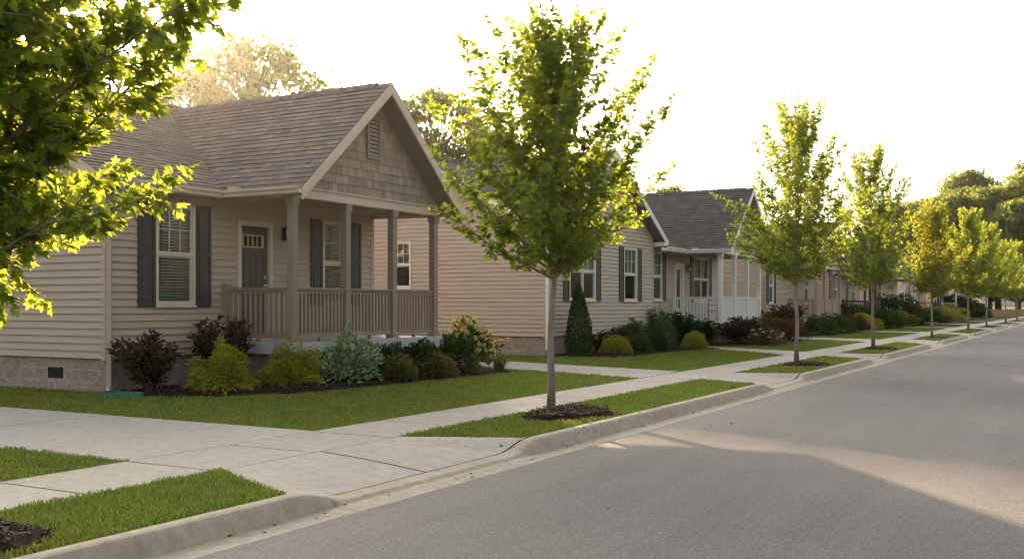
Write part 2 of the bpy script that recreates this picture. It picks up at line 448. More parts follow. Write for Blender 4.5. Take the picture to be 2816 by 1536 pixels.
# ------------------------------------------------------------------ houses
def siding(mb, F, a0, a1, z0, z1, holes=(), course=.12, top=None, lip=.027):
    """lap siding on wall frame F(a, z, off); holes = (a0,a1,z0,z1); top(z) -> (lo, hi) limits in a gable"""
    z = z0
    while z < z1-1e-4:
        ze = min(z+course, z1)
        cuts = sorted({z, ze} | {h for hh in holes for h in hh[2:4] if z < h < ze})
        for b0, b1 in zip(cuts[:-1], cuts[1:]):
            off = lambda q: lip*(1-(q-z)/course)+.002
            lo0, hi0 = (a0, a1) if top is None else top(b0)
            lo1, hi1 = (a0, a1) if top is None else top(b1)
            lo0 = max(lo0, a0); hi0 = min(hi0, a1); lo1 = max(lo1, a0); hi1 = min(hi1, a1)
            if hi0 <= lo0: continue
            if hi1 < lo1: lo1 = hi1 = (lo1+hi1)/2
            segs = [(lo0, hi0, lo1, hi1)]
            for h in holes:
                if h[2] < b1-1e-5 and h[3] > b0+1e-5:
                    new = []
                    for s0, s1, t0, t1 in segs:
                        if h[1] <= min(s0, t0) or h[0] >= max(s1, t1): new.append((s0, s1, t0, t1)); continue
                        if h[0] > s0: new.append((s0, h[0], t0, h[0]))
                        if h[1] < s1: new.append((h[1], s1, h[1], t1))
                    segs = new
            for s0, s1, t0, t1 in segs:
                k = len(mb.v)
                mb.v += [F(s0, b0, off(b0)), F(s1, b0, off(b0)), F(t1, b1, off(b1)), F(t0, b1, off(b1))]
                mb.f.append((k, k+1, k+2, k+3))
                if b0 == z:
                    mb.v += [F(s0, b0, 0), F(s1, b0, 0)]
                    mb.f.append((k+4, k+5, k+1, k))
        z = ze

def roof_plane(tabs, slab, E0, e, s, Le, Ls, row=.145, seed=0, sk=(0, 0), th=.09):
    """E0 eave start, e unit along eave, s unit up the slope; shingle tabs over a slab"""
    rg = random.Random(seed); E0 = Vector(E0); e = Vector(e); s = Vector(s)
    n = e.cross(s).normalized()
    if n.z < 0: n = -n
    P = [E0+e*sk[0], E0+e*Le, E0+e*Le+s*Ls, E0+s*Ls+e*sk[1]]
    slab.prism([tuple(p-n*th) for p in P], tuple(n*(th-.004)))
    k = int(math.ceil(Ls/row))
    for i in range(k):
        b = i*row-(.02 if i == 0 else 0); t = min(Ls, (i+1)*row+.02)
        x = -.02+sk[0]+(sk[1]-sk[0])*b/Ls
        wob = rg.uniform(0, .006)
        while x < Le+.01:
            wd = rg.choice([.11, .17, .24, .33])*(row/.145)
            x1 = min(x+wd, Le+.02)
            h = .012+rg.uniform(0, .008)+wob*.5
            dr = rg.uniform(-.008, .008)
            A = E0+e*x+s*(b+dr); B = E0+e*x1+s*(b+dr); C2 = E0+e*x1+s*t; D = E0+e*x+s*t
            q = len(tabs.v)
            tabs.v += [tuple(A+n*h), tuple(B+n*h), tuple(C2+n*.001), tuple(D+n*.001), tuple(A-n*.002), tuple(B-n*.002)]
            tabs.f += [(q, q+1, q+2, q+3), (q+4, q+5, q+1, q), (q+4, q, q+3), (q+5, q+2, q+1)]
            x = x1

def Fx(X, flip=1):      # wall facing +X (flip -1: facing -X)
    return lambda a, z, o: (X+o*flip, a, z)
def Fy(Y, sgn=-1):      # wall facing -Y
    return lambda a, z, o: (a, Y+sgn*o, z)

def window(F, a0, a1, z0, z1, parent, frame, inner='blind', grid=True, double=False, fine=True):
    f = MB(); w = .055
    # outer casing
    f.mbox(F, a0, a0+w, z0, z1, -.03, .045); f.mbox(F, a1-w, a1, z0, z1, -.03, .045)
    f.mbox(F, a0+w, a1-w, z1-w, z1, -.03, .045); f.mbox(F, a0+w, a1-w, z0, z0+w, -.03, .045)
    f.mbox(F, a0-.02, a1+.02, z0-.035, z0-.001, -.01, .07)
    zm = (z0+z1)/2
    f.mbox(F, a0+w, a1-w, zm-.028, zm+.028, -.03, .035)
    s = w+.028
    for (q0, q1, oo) in ((z0+w, zm-.028, .0), (zm+.028, z1-w, .015)):
        f.mbox(F, a0+w, a0+s, q0, q1, -.03, oo+.01); f.mbox(F, a1-s, a1-w, q0, q1, -.03, oo+.01)
        f.mbox(F, a0+s, a1-s, q1-.025, q1, -.03, oo+.01); f.mbox(F, a0+s, a1-s, q0, q0+.025, -.03, oo+.01)
    if double:
        am = (a0+a1)/2; f.mbox(F, am-.035, am+.035, z0+w, z1-w, -.028, .04)
    if grid:
        g0, g1 = zm+.05, z1-w-.025
        n = 4 if double else 3
        for i in range(1, n):
            a = a0+s+(a1-a0-2*s)*i/n; f.mbox(F, a-.008, a+.008, g0, g1, -.012, .008)
        f.mbox(F, a0+s, a1-s, (g0+g1)/2-.008, (g0+g1)/2+.008, -.011, .009)
    W = f.build('window', frame, parent)
    p = MB()
    for q0, q1, oo in ((zm+.03, z1-w-.01, -.018), (z0+w+.01, zm-.03, -.024)): p.poly([F(a0+s-.01, q0, oo), F(a1-s+.01, q0, oo), F(a1-s+.01, q1, oo), F(a0+s-.01, q1, oo)])
    p.build('pane', M['glass'], W)
    b = MB()
    if inner == 'blind':
        z = z0+w; st = .05 if fine else .1
        while z < z1-w:
            A = [F(a0+w, z, -.045), F(a1-w, z, -.045), F(a1-w, z+st*.6, -.062), F(a0+w, z+st*.6, -.062)]
            b.prism(A, (0, 0, -.003)); z += st
        for q in (.25, .75):
            a = a0+(a1-a0)*q; b.mbox(F, a-.004, a+.004, z0+w, z1-w, -.043, -.040)
        b.build('blind', M['blind'], W)
    else:
        n = 16; A = []
        for i in range(n+1):
            a = a0+w+(a1-a0-2*w)*i/n; A.append((a, -.06-.03*(i % 2)))
        for (x0, o0), (x1, o1) in zip(A[:-1], A[1:]):
            b.poly([F(x0, zm if inner == 'half' else z0+w, o0), F(x1, zm if inner == 'half' else z0+w, o1), F(x1, z1-w, o1), F(x0, z1-w, o0)])
        b.build('curtain', M['curtain'], W)
        c = MB(); c.mbox(F, a0+s, a1-s, z0+w+.02, zm-.03, -.05, -.045); c.build('insect_screen', M['insect'], W)
    back = MB(); back.mbox(F, a0-.2, a1+.2, z0-.2, z1+.2, -.72, -.7); back.build('dark_room_backing', M['dark'], W)  # near-black panel stands in for the unlit room
    return W

def shutter(F, a0, a1, z0, z1, parent, mat):
    m = MB(); m.mbox(F, a0, a1, z0, z1, .018, .034)
    w = .055; zm = z0+(z1-z0)*.52
    for q in ((a0, a0+w, z0, z1), (a1-w, a1, z0, z1), (a0+w, a1-w, z0, z0+.08), (a0+w, a1-w, z1-.07, z1), (a0+w, a1-w, zm-.035, zm+.035)):
        m.mbox(F, *q, .0335, .05)
    for q0, q1 in ((z0+.08, zm-.035), (zm+.035, z1-.07)):
        m.mbox(F, a0+w+.025, a1-w-.025, q0+.03, q1-.03, .0335, .045)
    return m.build('shutter', mat, parent)

def gutter(mb, p0, p1, out, dz=0):
    """K-style gutter from p0 to p1 (top edge), out = unit outward"""
    p0 = Vector(p0); p1 = Vector(p1); o = Vector(out)
    prof = [(0, 0), (0, -.115), (.075, -.115), (.085, -.07), (.115, -.035), (.115, 0), (.105, 0), (.10, -.03), (.01, -.10), (.01, 0)]
    mb.prism([tuple(p0+o*a+Vector((0, 0, z))) for a, z in prof], tuple(p1-p0))

def lantern(F, a, z, parent, mat):
    m = MB(); m.mbox(F, a-.06, a+.06, z-.11, z+.13, .02, .04)
    c = Vector(F(a, z+.04, .14))
    m.tube([F(a, z+.1, .04), F(a, z+.19, .09), tuple(c+Vector((0, 0, .12)))], .012, 6)
    m.tube([tuple(c+Vector((0, 0, .13))), tuple(c+Vector((0, 0, .06))), tuple(c+Vector((0, 0, .045)))], [.012, .075, .08], 6)
    m.tube([tuple(c-Vector((0, 0, .15))), tuple(c-Vector((0, 0, .12)))], [.03, .055], 6)
    for i in range(6):
        t = i*PI/3; m.tube([tuple(c+Vector((math.cos(t)*.075, math.sin(t)*.075, .05))), tuple(c+Vector((math.cos(t)*.052, math.sin(t)*.052, -.13)))], .005, 4)
    o = m.build('wall_lantern', mat, parent)
    g = MB(); g.tube([tuple(c+Vector((0, 0, .045))), tuple(c-Vector((0, 0, .12)))], [.068, .046], 8); g.build('lantern_glass', M['bulb'], o)

def railing(F, a0, a1, z0, z1, parent, mat, solid=None, gap=.115, feet=True, off=0):
    m = MB()
    m.mbox(F, a0, a1, z1-.04, z1, -.055+off, .055+off); m.mbox(F, a0, a1, z1-.10, z1-.041, -.022+off, .022+off)
    m.mbox(F, a0, a1, z0+.07, z0+.15, -.022+off, .022+off)
    if feet:
        for q in ((a0+a1)/2,): m.mbox(F, q-.03, q+.03, z0, z0+.069, -.03+off, .03+off)
    if solid is None:
        n = max(2, int(round((a1-a0)/gap)))
        for i in range(n):
            a = a0+(a1-a0)*(i+.5)/n; m.mbox(F, a-.019, a+.019, z0+.151, z1-.101, -.019+off, .019+off)
    r = m.build('railing', mat, parent)
    if solid is not None:
        p = MB(); p.mbox(F, a0+.01, a1-.01, z0+.151, z1-.101, -.012+off, .012+off); p.build('screen_panel', solid, r)
    return r

def post(x, y, z0, z1, w, parent, mat):
    m = MB(); h = w/2
    m.box(x-h, x+h, y-h, y+h, z0+.101, z1-.141)
    g = h+.022; m.box(x-g, x+g, y-g, y+g, z0, z0+.10); m.box(x-g, x+g, y-g, y+g, z1-.14, z1)
    return m.build('porch_post', mat, parent)

def gable_shakes(mb, F, yc, half, z0, slope, row=.19, seed=1):
    rg = random.Random(seed); z = z0
    zt = z0+half*slope
    while z < zt:
        ze = min(z+row, zt); h0 = (zt-z)/slope; h1 = (zt-ze)/slope
        a = yc-h0
        while a < yc+h0:
            w = rg.choice([.09, .13, .17, .21]); b = min(a+w, yc+h0)
            A0 = max(a, yc-h1); B0 = min(b-.004, yc+h1)
            o = .018+rg.uniform(0, .007)
            if B0 > A0:
                q = len(mb.v)
                mb.v += [F(a, z, o), F(b-.004, z, o), F(B0, ze, .004), F(A0, ze, .004), F(a, z, 0), F(b-.004, z, 0), F(B0, ze, 0), F(A0, ze, 0)]
                mb.f += [(q, q+1, q+2, q+3), (q+4, q+5, q+1, q), (q+4, q, q+3, q+7), (q+5, q+6, q+2, q+1)]
            elif b-a > .02:
                q = len(mb.v); top = F((a+b)/2 if abs((a+b)/2-yc) < h1 else (min(b, yc-h1) if a < yc else max(a, yc+h1)), ze if abs((a+b)/2-yc) < h1 else min(ze, z+row*.6), .006)
                mb.v += [F(a, z, o), F(b-.004, z, o), top]; mb.f.append((q, q+1, q+2))
            a = b
        z = ze

def gable_roof_x(tabs, slab, rakes, yc, half, zr, slope, xf, xb, seed, row=.145, XE=None, ze0=3.42, ms=.53):
    """ridge along X at (yc, zr) from xf (front) back to xb; half = eave half width"""
    n = math.hypot(1, slope); L = half*n
    for sg in (-1, 1):
        ze = zr-half*slope
        e0 = (xb, yc+sg*half, ze)
        sk = (0, 0)
        if XE is not None: sk = (max(0, XE-(ze-ze0)/ms-.12-xb), max(0, XE-(zr-ze0)/ms-.3-xb))
        roof_plane(tabs, slab, e0, (1, 0, 0), (0, -sg/n, slope/n), xf-xb, L, row, seed+sg, sk)
        if rakes is not None:
            for (dx0, dx1, d0, d1) in ((.002, .035, .0, .20),):
                A = Vector((xf+dx0, yc+sg*half, ze)); T = Vector((xf+dx0, yc, zr))
                rakes.prism([tuple(A), tuple(T), tuple(T-Vector((0, 0, d1*1.12))), tuple(A-Vector((0, 0, d1*1.05)))], (dx1, 0, 0))

def house(name, label, XF, Y0, Y1, py0, py1, XP, wins, doorY, col, wing=None, D=8.6, fine=True, solid=False, slope_p=.88, zap=5.63, seed=1, cat='house', zf=.76, grp=None, dblwin=False):
    """XF front wall plane, Y0..Y1 along the street, porch py0..py1 reaching out to XP"""
    root = empty(name, (XF, Y0, 0)); tag(root, label, cat, grp)
    sid, trim, pst, frm, roofm, cor = (M[col[k]] for k in ('siding', 'trim', 'post', 'frame', 'roof', 'corner'))
    row = .145 if fine else .3
    zs = .55; zc = 3.46; ze = 3.42; ov = .34
    XB = XF-D+.3
    XE = (wing[1] if wing else XF)+ov        # main eave edge
    XR = XE-(D/2+ov+.05); ms = .53
    zr = ze+(XE-XR)*ms
    XBE = XR-(XE-XR)
    yw = wing[0] if wing else Y0
    Xw = wing[1] if wing else XF
    # foundation
    fd = MB()
    fd.box(XB, XF-.03, max(Y0+.04, Y0+.04), Y1-.04, -.3, zs)
    if wing: fd.box(XF-.03, Xw-.03, Y0+.04, yw-.04, -.3, zs)
    F0 = fd.build('foundation', M['block'], root)
    jt = MB()
    if fine:
        for zz in (.16, .36):
            jt.mbox(Fy(Y0+.04), XB, Xw-.03, zz-.004, zz+.004, -.01, .0025)
        for i in range(24):
            for r_ in range(3):
                x = Xw-.03-.2*(r_ % 2)-.4*i
                if x > XB: jt.mbox(Fy(Y0+.04), x-.003, x+.003, (.0, .166, .366)[r_], (.154, .354, .55)[r_], -.01, .0022)
        jt.build('mortar_joint', M['mortar'], F0)
        vn = MB(); vx = Xw-(1.28 if not wing else 1.55)
        vn.mbox(Fy(Y0+.04), vx-.19, vx+.19, .20, .38, -.1, .004); v = vn.build('foundation_vent', M['dark'], F0)
        vb = MB()
        for i in range(13): vb.mbox(Fy(Y0+.04), vx-.18+.03*i-.003, vx-.18+.03*i+.003, .205, .375, .004, .010)
        vb.build('vent_grille', M['black'], v)
    # walls
    w = MB()
    crs = .12 if fine else .24
    holes = [(a0, a1, z0, z1) for (side, a0, a1, z0, z1, *_r) in wins if side == 'f']
    if doorY: holes.append((doorY-.42, doorY+.50, zf-.02, zf+2.22))
    siding(w, Fx(XF), (yw if wing else Y0)+.0, Y1, zs, zc+.02, holes, crs)
    # south gable wall
    hs = [(a0, a1, z0, z1) for (side, a0, a1, z0, z1, *_r) in wins if side == 's']
    def lim(z): 
        z += .08
        return (XBE+(z-ze)/ms if z > ze else XB, XE-(z-ze)/ms if z > ze else Xw)
    siding(w, Fy(Y0), XB, Xw, zs, zr-.12, hs, crs, lambda z: (max(XB, lim(z)[0]), min(Xw, lim(z)[1])))
    siding(w, Fy(Y1, 1), XB, XF, zs, zr-.12, (), crs*2, lambda z: (max(XB, lim(z)[0]), min(XF, lim(z)[1])))
    siding(w, Fx(XB, -1), Y0, Y1, zs, zc, (), crs*2)
    if wing:
        wy = (Y0+yw)/2; wh = (yw-Y0)/2
        hw = [(a0, a1, z0, z1) for (side, a0, a1, z0, z1, *_r) in wins if side == 'w']
        def lw(z):
            t = (wing[2]-(z+.16))/wing[3]
            return (wy-t, wy+t)
        siding(w, Fx(Xw), Y0, yw, zs, wing[2]-.14, hw, crs, lw)
        siding(w, Fy(yw, 1), XF, Xw, zs, zc+.3, (), crs)
    W0 = w.build('wall', sid, root)
    cb = Multi()
    def cboard(x, y, z1=zc):
        cb.box(x-.085, x+.024, y-.024, y+.085, zs-.03, z1)
    cboard(Xw, Y0)
    cb.box(XF-.085, XF+.024, Y1-.085, Y1+.024, zs-.03, zc)
    if wing: cb.box(Xw-.07, Xw+.024, yw-.085, yw+.022, zs-.03, zc+.1)
    cb.build('corner_board', cor, W0)
    # main roof
    tb = MB(); sl = MB(); n = math.hypot(1, ms); Ls = (XE-XR)*n
    if wing:
        xb_ = Xw-.06; zb_ = ze+(XE-xb_)*ms
        roof_plane(tb, sl, (XE, yw+.3, ze), (0, 1, 0), (-1/n, 0, ms/n), Y1-yw, Ls, row, seed)
        roof_plane(tb, sl, (xb_, Y0-.015, zb_), (0, 1, 0), (-1/n, 0, ms/n), yw+.33-Y0, (xb_-XR)*n, row, seed+2)
        roof_plane(tb, sl, (XE, Y0-.3, ze), (0, 1, 0), (-1/n, 0, ms/n), .283, Ls, row, seed+3)
    else: roof_plane(tb, sl, (XE, Y0-.3, ze), (0, 1, 0), (-1/n, 0, ms/n), Y1-Y0+.6, Ls, row, seed)
    roof_plane(tb, sl, (XBE, Y0-.3, ze), (0, 1, 0), (1/n, 0, ms/n), Y1-Y0+.6, Ls, row*2, seed+5)
    rk = Multi()
    for yy in (Y0-.3, Y1+.3):
        s_ = -1 if yy < Y0 else 1
        for xe in (XE, XBE):
            A = Vector((xe, yy+s_*.002, ze)); T = Vector((XR, yy+s_*.002, zr))
            rk.prism([tuple(A), tuple(T), tuple(T-Vector((0, 0, .21))), tuple(A-Vector((0, 0, .19)))], (0, s_*.03, 0))
    yc = (py0+py1)/2; half = (py1-py0)/2+.34
    XG = XP+.42
    gable_roof_x(tb, sl, rk, yc, half, zap, slope_p, XG, XR, seed+9, row, XE)
    if wing:
        gable_roof_x(tb, sl, rk, wy, wh+.38, wing[2], wing[3], Xw+.38, XR, seed+19, row, XE)
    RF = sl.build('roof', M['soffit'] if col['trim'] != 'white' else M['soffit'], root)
    tb.build('shingles', roofm, RF)
    rk.build('rake_board', trim, RF)
    def ridgecap(p0, p1, side, k):
        rc = MB()
        p0 = Vector(p0); p1 = Vector(p1); side = Vector(side); d = p1-p0; m = int(d.length/.17); 
        for i in range(m):
            a = p0+d*(i/m); b = p0+d*((i+1)/m); h = .022+.006*(i % 2)
            for sg in (-1, 1):
                q = len(rc.v)
                rc.v += [tuple(a+Vector((0, 0, h+.02))), tuple(b+Vector((0, 0, h))), tuple(b+side*sg*.14+Vector((0, 0, h-.14*k))), tuple(a+side*sg*.14+Vector((0, 0, h+.015-.14*k)))]
                rc.f.append((q, q+1, q+2, q+3))
                q = len(rc.v)
                rc.v += [tuple(a+Vector((0, 0, h+.02))), tuple(a+side*sg*.14+Vector((0, 0, h+.015-.14*k))), tuple(a+side*sg*.14+Vector((0, 0, h-.03-.14*k))), tuple(a+Vector((0, 0, h-.03)))]
                rc.f.append((q, q+1, q+2, q+3))
        rc.build('ridge_cap', roofm, RF)
    ridgecap((XG-.3, yc, zap), (XR, yc, zap), (0, 1, 0), slope_p)
    ridgecap((XR, Y0-.28, zr), (XR, Y1+.28, zr), (1, 0, 0), ms)
    if wing: ridgecap((Xw+.34, wy, wing[2]), (XR, wy, wing[2]), (0, 1, 0), wing[3])
    # fascia + soffit of the porch gable and the main eave
    sf = Multi()
    sf.box(XF, XE-.02, (yw if wing else Y0-.28), py0-.02, zc-.03, zc-.005)        # eave soffit
    fa = Multi(); fa.box(XE-.03, XE-.004, (yw if wing else Y0-.29), py0-.36, ze-.14, ze-.02)
    fa.box(XF+.05, XG-.02, py0-.34, py0-.32, ze-.14, ze-.03)
    sf.box(XF+.02, XG-.03, py0-.32, py0-.075, zc-.028, zc-.006); sf.box(XF+.02, XG-.03, py1+.075, py1+.32, zc-.028, zc-.006)
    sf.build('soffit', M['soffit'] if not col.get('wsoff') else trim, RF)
    gt = Multi()
    y_in = py0-.34
    gutter(gt, (XE, (yw+.3 if wing else Y0-.3), ze-.004), (XE, y_in, ze-.004), (1, 0, 0))
    gutter(gt, (XE+.0, y_in, ze-.004), (XG+.02, y_in, ze-.004), (0, -1, 0))
    gutter(gt, (XE, py1+.34, ze-.004), (XG+.02, py1+.34, ze-.004), (0, 1, 0))
    fa.box(XE+.20, XE+.42, y_in-.10, y_in+.02, ze-.003, ze+.055)   # splash guard at the valley
    if wing: 
        for yy, s_ in ((Y0-.38, -1), (yw+.38, 1)):
            zz = wing[2]-(wh+.38)*wing[3]
            gutter(gt, (Xw+.1 if s_ < 0 else XF, yy, zz), (Xw+.40, yy, zz), (0, s_, 0))
            a, b = sorted((yy, yy-s_*.36))
            fa.box(Xw+.03, Xw+.408, a, b, zz-.19, zz-.07)
    GT = gt.build('gutter', trim, RF)
    fa.build('fascia', trim, RF)
    # downspout at the near corner
    dn = MB()
    if not wing:
        x = XF+.07; y = Y0+.01
        P = [(XE+.06, Y0+.02, ze-.11), (XE+.05, Y0+.02, ze-.17), (x, y, ze-.36), (x, y, .12), (x+.03, y-.03, .05), (x+.16, y-.1, .0+.03)]
        dn.tube(P, .055, 4)
        dn.build('downspout', cor if not wing else trim, root)
    else:
        dn.box(Xw+.03, Xw+.10, Y0-.06, Y0+.02, .18, ze+.1); dn.build('downspout', trim, root)
        d2 = MB(); d2.box(XF+.04, XF+.10, yw+.03, yw+.09, .1, ze-.1); d2.build('downspout', cor, root)
    # porch
    zb0, zb1 = 3.29, 3.445; hb = .075; XPc = XP-.08
    bm = Multi()
    bm.box(XPc-hb, XPc+hb, py0-hb, py1+hb, zb0, zb1)
    bm.box(XF+.02, XPc-hb-.001, py0-hb, py0+hb, zb0+.002, zb1-.002); bm.box(XF+.02, XPc-hb-.001, py1-hb, py1+hb, zb0+.002, zb1-.002)
    bm.box(XPc-hb-.02, XPc+hb+.03, py0-hb-.03, py1+hb+.03, zb1+.001, zb1+.03)
    bm.build('porch_beam', trim, root)
    cl = MB(); cl.box(XF+.03, XPc-hb-.002, py0+hb+.001, py1-hb-.001, zb1-.05, zb1-.02)
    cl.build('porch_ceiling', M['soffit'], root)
    gs = MB(); zg = zb1+.03
    hg = (zap-.06-zg)/slope_p
    GF = Fx(XPc+hb-.02)
    if col.get('shake'):
        gs.prism([GF(yc-hg, zg, -.04), GF(yc+hg, zg, -.04), GF(yc, zg+hg*slope_p, -.04)], (.038, 0, 0))
        gable_shakes(gs, GF, yc, hg-.01, zg, slope_p, .165 if fine else .38, seed)
        G0 = gs.build('gable_shingles', M[col['shake']], root)
    else:
        siding(gs, GF, yc-hg, yc+hg, zg, zg+hg*slope_p, (), crs, lambda z: (yc-hg+(z-zg)/slope_p, yc+hg-(z-zg)/slope_p))
        G0 = gs.build('gable_siding', sid, root)
    # soffit lining under the porch gable overhang
    gl = MB(); nn = math.hypot(1, slope_p)
    for sg in (-1, 1):
        for i in range(12):
            t0 = i/12; t1 = (i+.93)/12
            y0 = yc+sg*half*t0; y1 = yc+sg*half*t1
            q0 = zap-.115*nn-half*t0*slope_p; q1 = zap-.115*nn-half*t1*slope_p
            gl.prism([(XPc+hb+.01, y0, q0), (XG-.01, y0, q0), (XG-.01, y1, q1), (XPc+hb+.01, y1, q1)], (0, 0, .012))
    gl.build('gable_soffit', M['soffit'] if col['trim'] != 'white' else M['siding2'], RF)
    if fine and col.get('shake'):
        v = MB(); a0, a1, q0, q1 = yc-.21, yc+.21, 4.20, 5.0
        for q in ((a0, a0+.05, q0, q1), (a1-.05, a1, q0, q1), (a0+.05, a1-.05, q1-.05, q1), (a0+.05, a1-.05, q0, q0+.05)): v.mbox(GF, *q, .0, .06)
        for i in range(9):
            z = q0+.06+i*.077
            v.prism([GF(a0+.05, z, .052), GF(a1-.05, z, .052), GF(a1-.05, z+.07, .02), GF(a0+.05, z+.07, .02)], (0, 0, .012))
        V = v.build('gable_vent', M['vent'], root)
        vb = MB(); vb.mbox(GF, a0+.03, a1-.03, q0+.03, q1-.03, .0, .027); vb.build('vent_backing', M['dark'], V)
    fl = MB(); fl.box(XF+.01, XP+.10, py0-.22, py1+.12, zf-.20, zf); fl.build('porch_floor', M['slab'], root)
    sk = MB(); sk.box(XF+.01, XP-.02, py0-.10, py1+.02, -.3, zf-.201); sk.build('porch_base', M['block'], root)
    npst = 4
    ys = [py0+(py1-py0)*i/(npst-1) for i in range(npst)]
    pw = .135
    for y in ys: post(XPc, y, zf, zb0, pw, root, pst)
    ztr = zf+.96
    post_h = MB(); post_h.box(XF+.02, XF+.13, py0-.055, py0+.055, zf, ztr+.05); post_h.box(XF+.008, XF+.142, py0-.067, py0+.067, ztr+.05, ztr+.075)
    post_h.build('newel_post', pst, root)
    railing(Fy(py0), XF+.13, XPc-pw/2, zf, ztr, root, pst, None, .125)
    for y0, y1 in zip(ys[:-1], ys[1:]):
        railing(Fx(XPc), y0+pw/2, y1-pw/2, zf, ztr, root, pst, M[solid] if solid else None, .105)
    # door
    if doorY:
        F = Fx(XF); d = MB(); a0, a1 = doorY-.42, doorY+.50; t = .09
        d.mbox(F, a0, a0+t, zf, zf+2.22, -.02, .05); d.mbox(F, a1-t, a1, zf, zf+2.22, -.02, .05); d.mbox(F, a0+t, a1-t, zf+2.13, zf+2.22, -.02, .05)
        d.mbox(F, a0+t, a1-t, zf, zf+.04, -.08, .05)
        DF = d.build('door_frame', M['white'] if col['trim'] == 'white' else trim, root)
        s = MB(); b0, b1 = a0+t, a1-t; zd = zf+.04; ztp = zf+2.13
        glassz = (zf+1.75, zf+1.95) if col['trim'] != 'white' else (zf+.55, zf+2.0)
        ga = (b0+.12, b1-.12)
        s.mbox(F, b0, b1, zd, glassz[0], -.07, -.025); s.mbox(F, b0, b1, glassz[1], ztp, -.07, -.025)
        s.mbox(F, b0, ga[0], glassz[0], glassz[1], -.069, -.026); s.mbox(F, ga[1], b1, glassz[0], glassz[1], -.069, -.026)
        if col['trim'] != 'white':
            bm_ = (b0+b1)/2
            for p0, p1 in ((b0+.10, bm_-.05), (bm_+.05, b1-.10)):
                for q0, q1 in ((zd+.18, zd+.52), (zd+.66, zf+1.62)):
                    s.mbox(F, p0, p0+.02, q0, q1, -.0255, -.012); s.mbox(F, p1-.02, p1, q0, q1, -.0255, -.012)
                    s.mbox(F, p0+.02, p1-.02, q0, q0+.02, -.0255, -.012); s.mbox(F, p0+.02, p1-.02, q1-.02, q1, -.0255, -.012)
                    s.mbox(F, p0+.045, p1-.045, q0+.045, q1-.045, -.0255, -.016)
        DR = s.build('door', M['door'] if col['trim'] != 'white' else M['white'], root)
        g = MB(); g.mbox(F, ga[0], ga[1], glassz[0], glassz[1], -.05, -.044); g.build('door_glass', M['glass'], DR)
        g = MB()
        for i in range(5 if col['trim'] != 'white' else 2):
            k = 5 if col['trim'] != 'white' else 2
            a = ga[0]+(ga[1]-ga[0])*i/(k-1) if k > 1 else ga[0]; g.mbox(F, a-.006, a+.006, glassz[0], glassz[1], -.046, -.02)
        g.mbox(F, ga[0]-.02, ga[1]+.02, glassz[0]-.02, glassz[0], -.026, -.012); g.mbox(F, ga[0]-.02, ga[1]+.02, glassz[1], glassz[1]+.02, -.026, -.012)
        g.mbox(F, ga[0]-.02, ga[0], glassz[0], glassz[1], -.026, -.012); g.mbox(F, ga[1], ga[1]+.02, glassz[0], glassz[1], -.026, -.012)
        g.build('glass_trim', frm, DR)
        cu = MB(); cu.mbox(F, ga[0]-.03, ga[1]+.03, glassz[0]-.03, glassz[1]+.03, -.15, -.14); cu.build('door_curtain', M['curtain'], DR)
        h = MB(); hy_ = b1-.07
        h2 = MB(); h2.tube([F(hy_, zf+1.18, -.026), F(hy_, zf+1.18, .005)], .03, 10); h2.build('deadbolt', M['metal'], DR)
        h.tube([F(hy_, zf+1.02, -.026), F(hy_, zf+1.02, -.01), F(hy_, zf+1.02, -.008), F(hy_, zf+1.02, .02), F(hy_, zf+1.02, .04), F(hy_, zf+1.02, .048)], [.03, .03, .012, .012, .032, .02], 10)
        h.build('door_handle', M['metal'], DR)
        lantern(F, a1+.35, zf+2.02, root, M['black'])
        if fine:
            bl = MB(); bl.mbox(F, a1+.03, a1+.055, zf+1.15, zf+1.24, .015, .035); bl.build('doorbell', M['white'], root)
    for (side, a0, a1, z0, z1, inner, sh, dbl) in wins:
        F = {'f': Fx(XF), 's': Fy(Y0), 'w': Fx(Xw)}[side]
        window(F, a0, a1, z0, z1, root, M['winwhite'] if col['trim'] == 'white' else frm, inner, True, dbl, fine)
        if 'L' in sh: shutter(F, a0-.37, a0-.015, z0-.02, z1+.0, root, M['shutter'] if col['trim'] != 'white' else M['shutter2'])
        if 'R' in sh: shutter(F, a1+.015, a1+.37, z0-.02, z1+.0, root, M['shutter'] if col['trim'] != 'white' else M['shutter2'])
    return root
M['winwhite'] = paint('window_white', (.62, .60, .57), .4, .04, 2, 40, .08, .002)
M['shutter2'] = paint('shutter_brown', (.05, .042, .036), .5, .15, 3, 60, .2, .003, (1, 1, .2))

c1 = dict(siding='siding1', trim='trim1', post='post1', frame='offwhite', roof='roof1', corner='corner1', shake='shake')
c2 = dict(siding='siding2', trim='white', post='white', frame='white', roof='roof2', corner='siding2', shake='shake', wsoff=1)
c3 = dict(siding='siding1', trim='trim1', post='tan', frame='white', roof='roof2', corner='tan', shake='shake')
c4 = dict(siding='siding1', trim='trim1', post='brown', frame='white', roof='roof2', corner='brown', shake='shake')

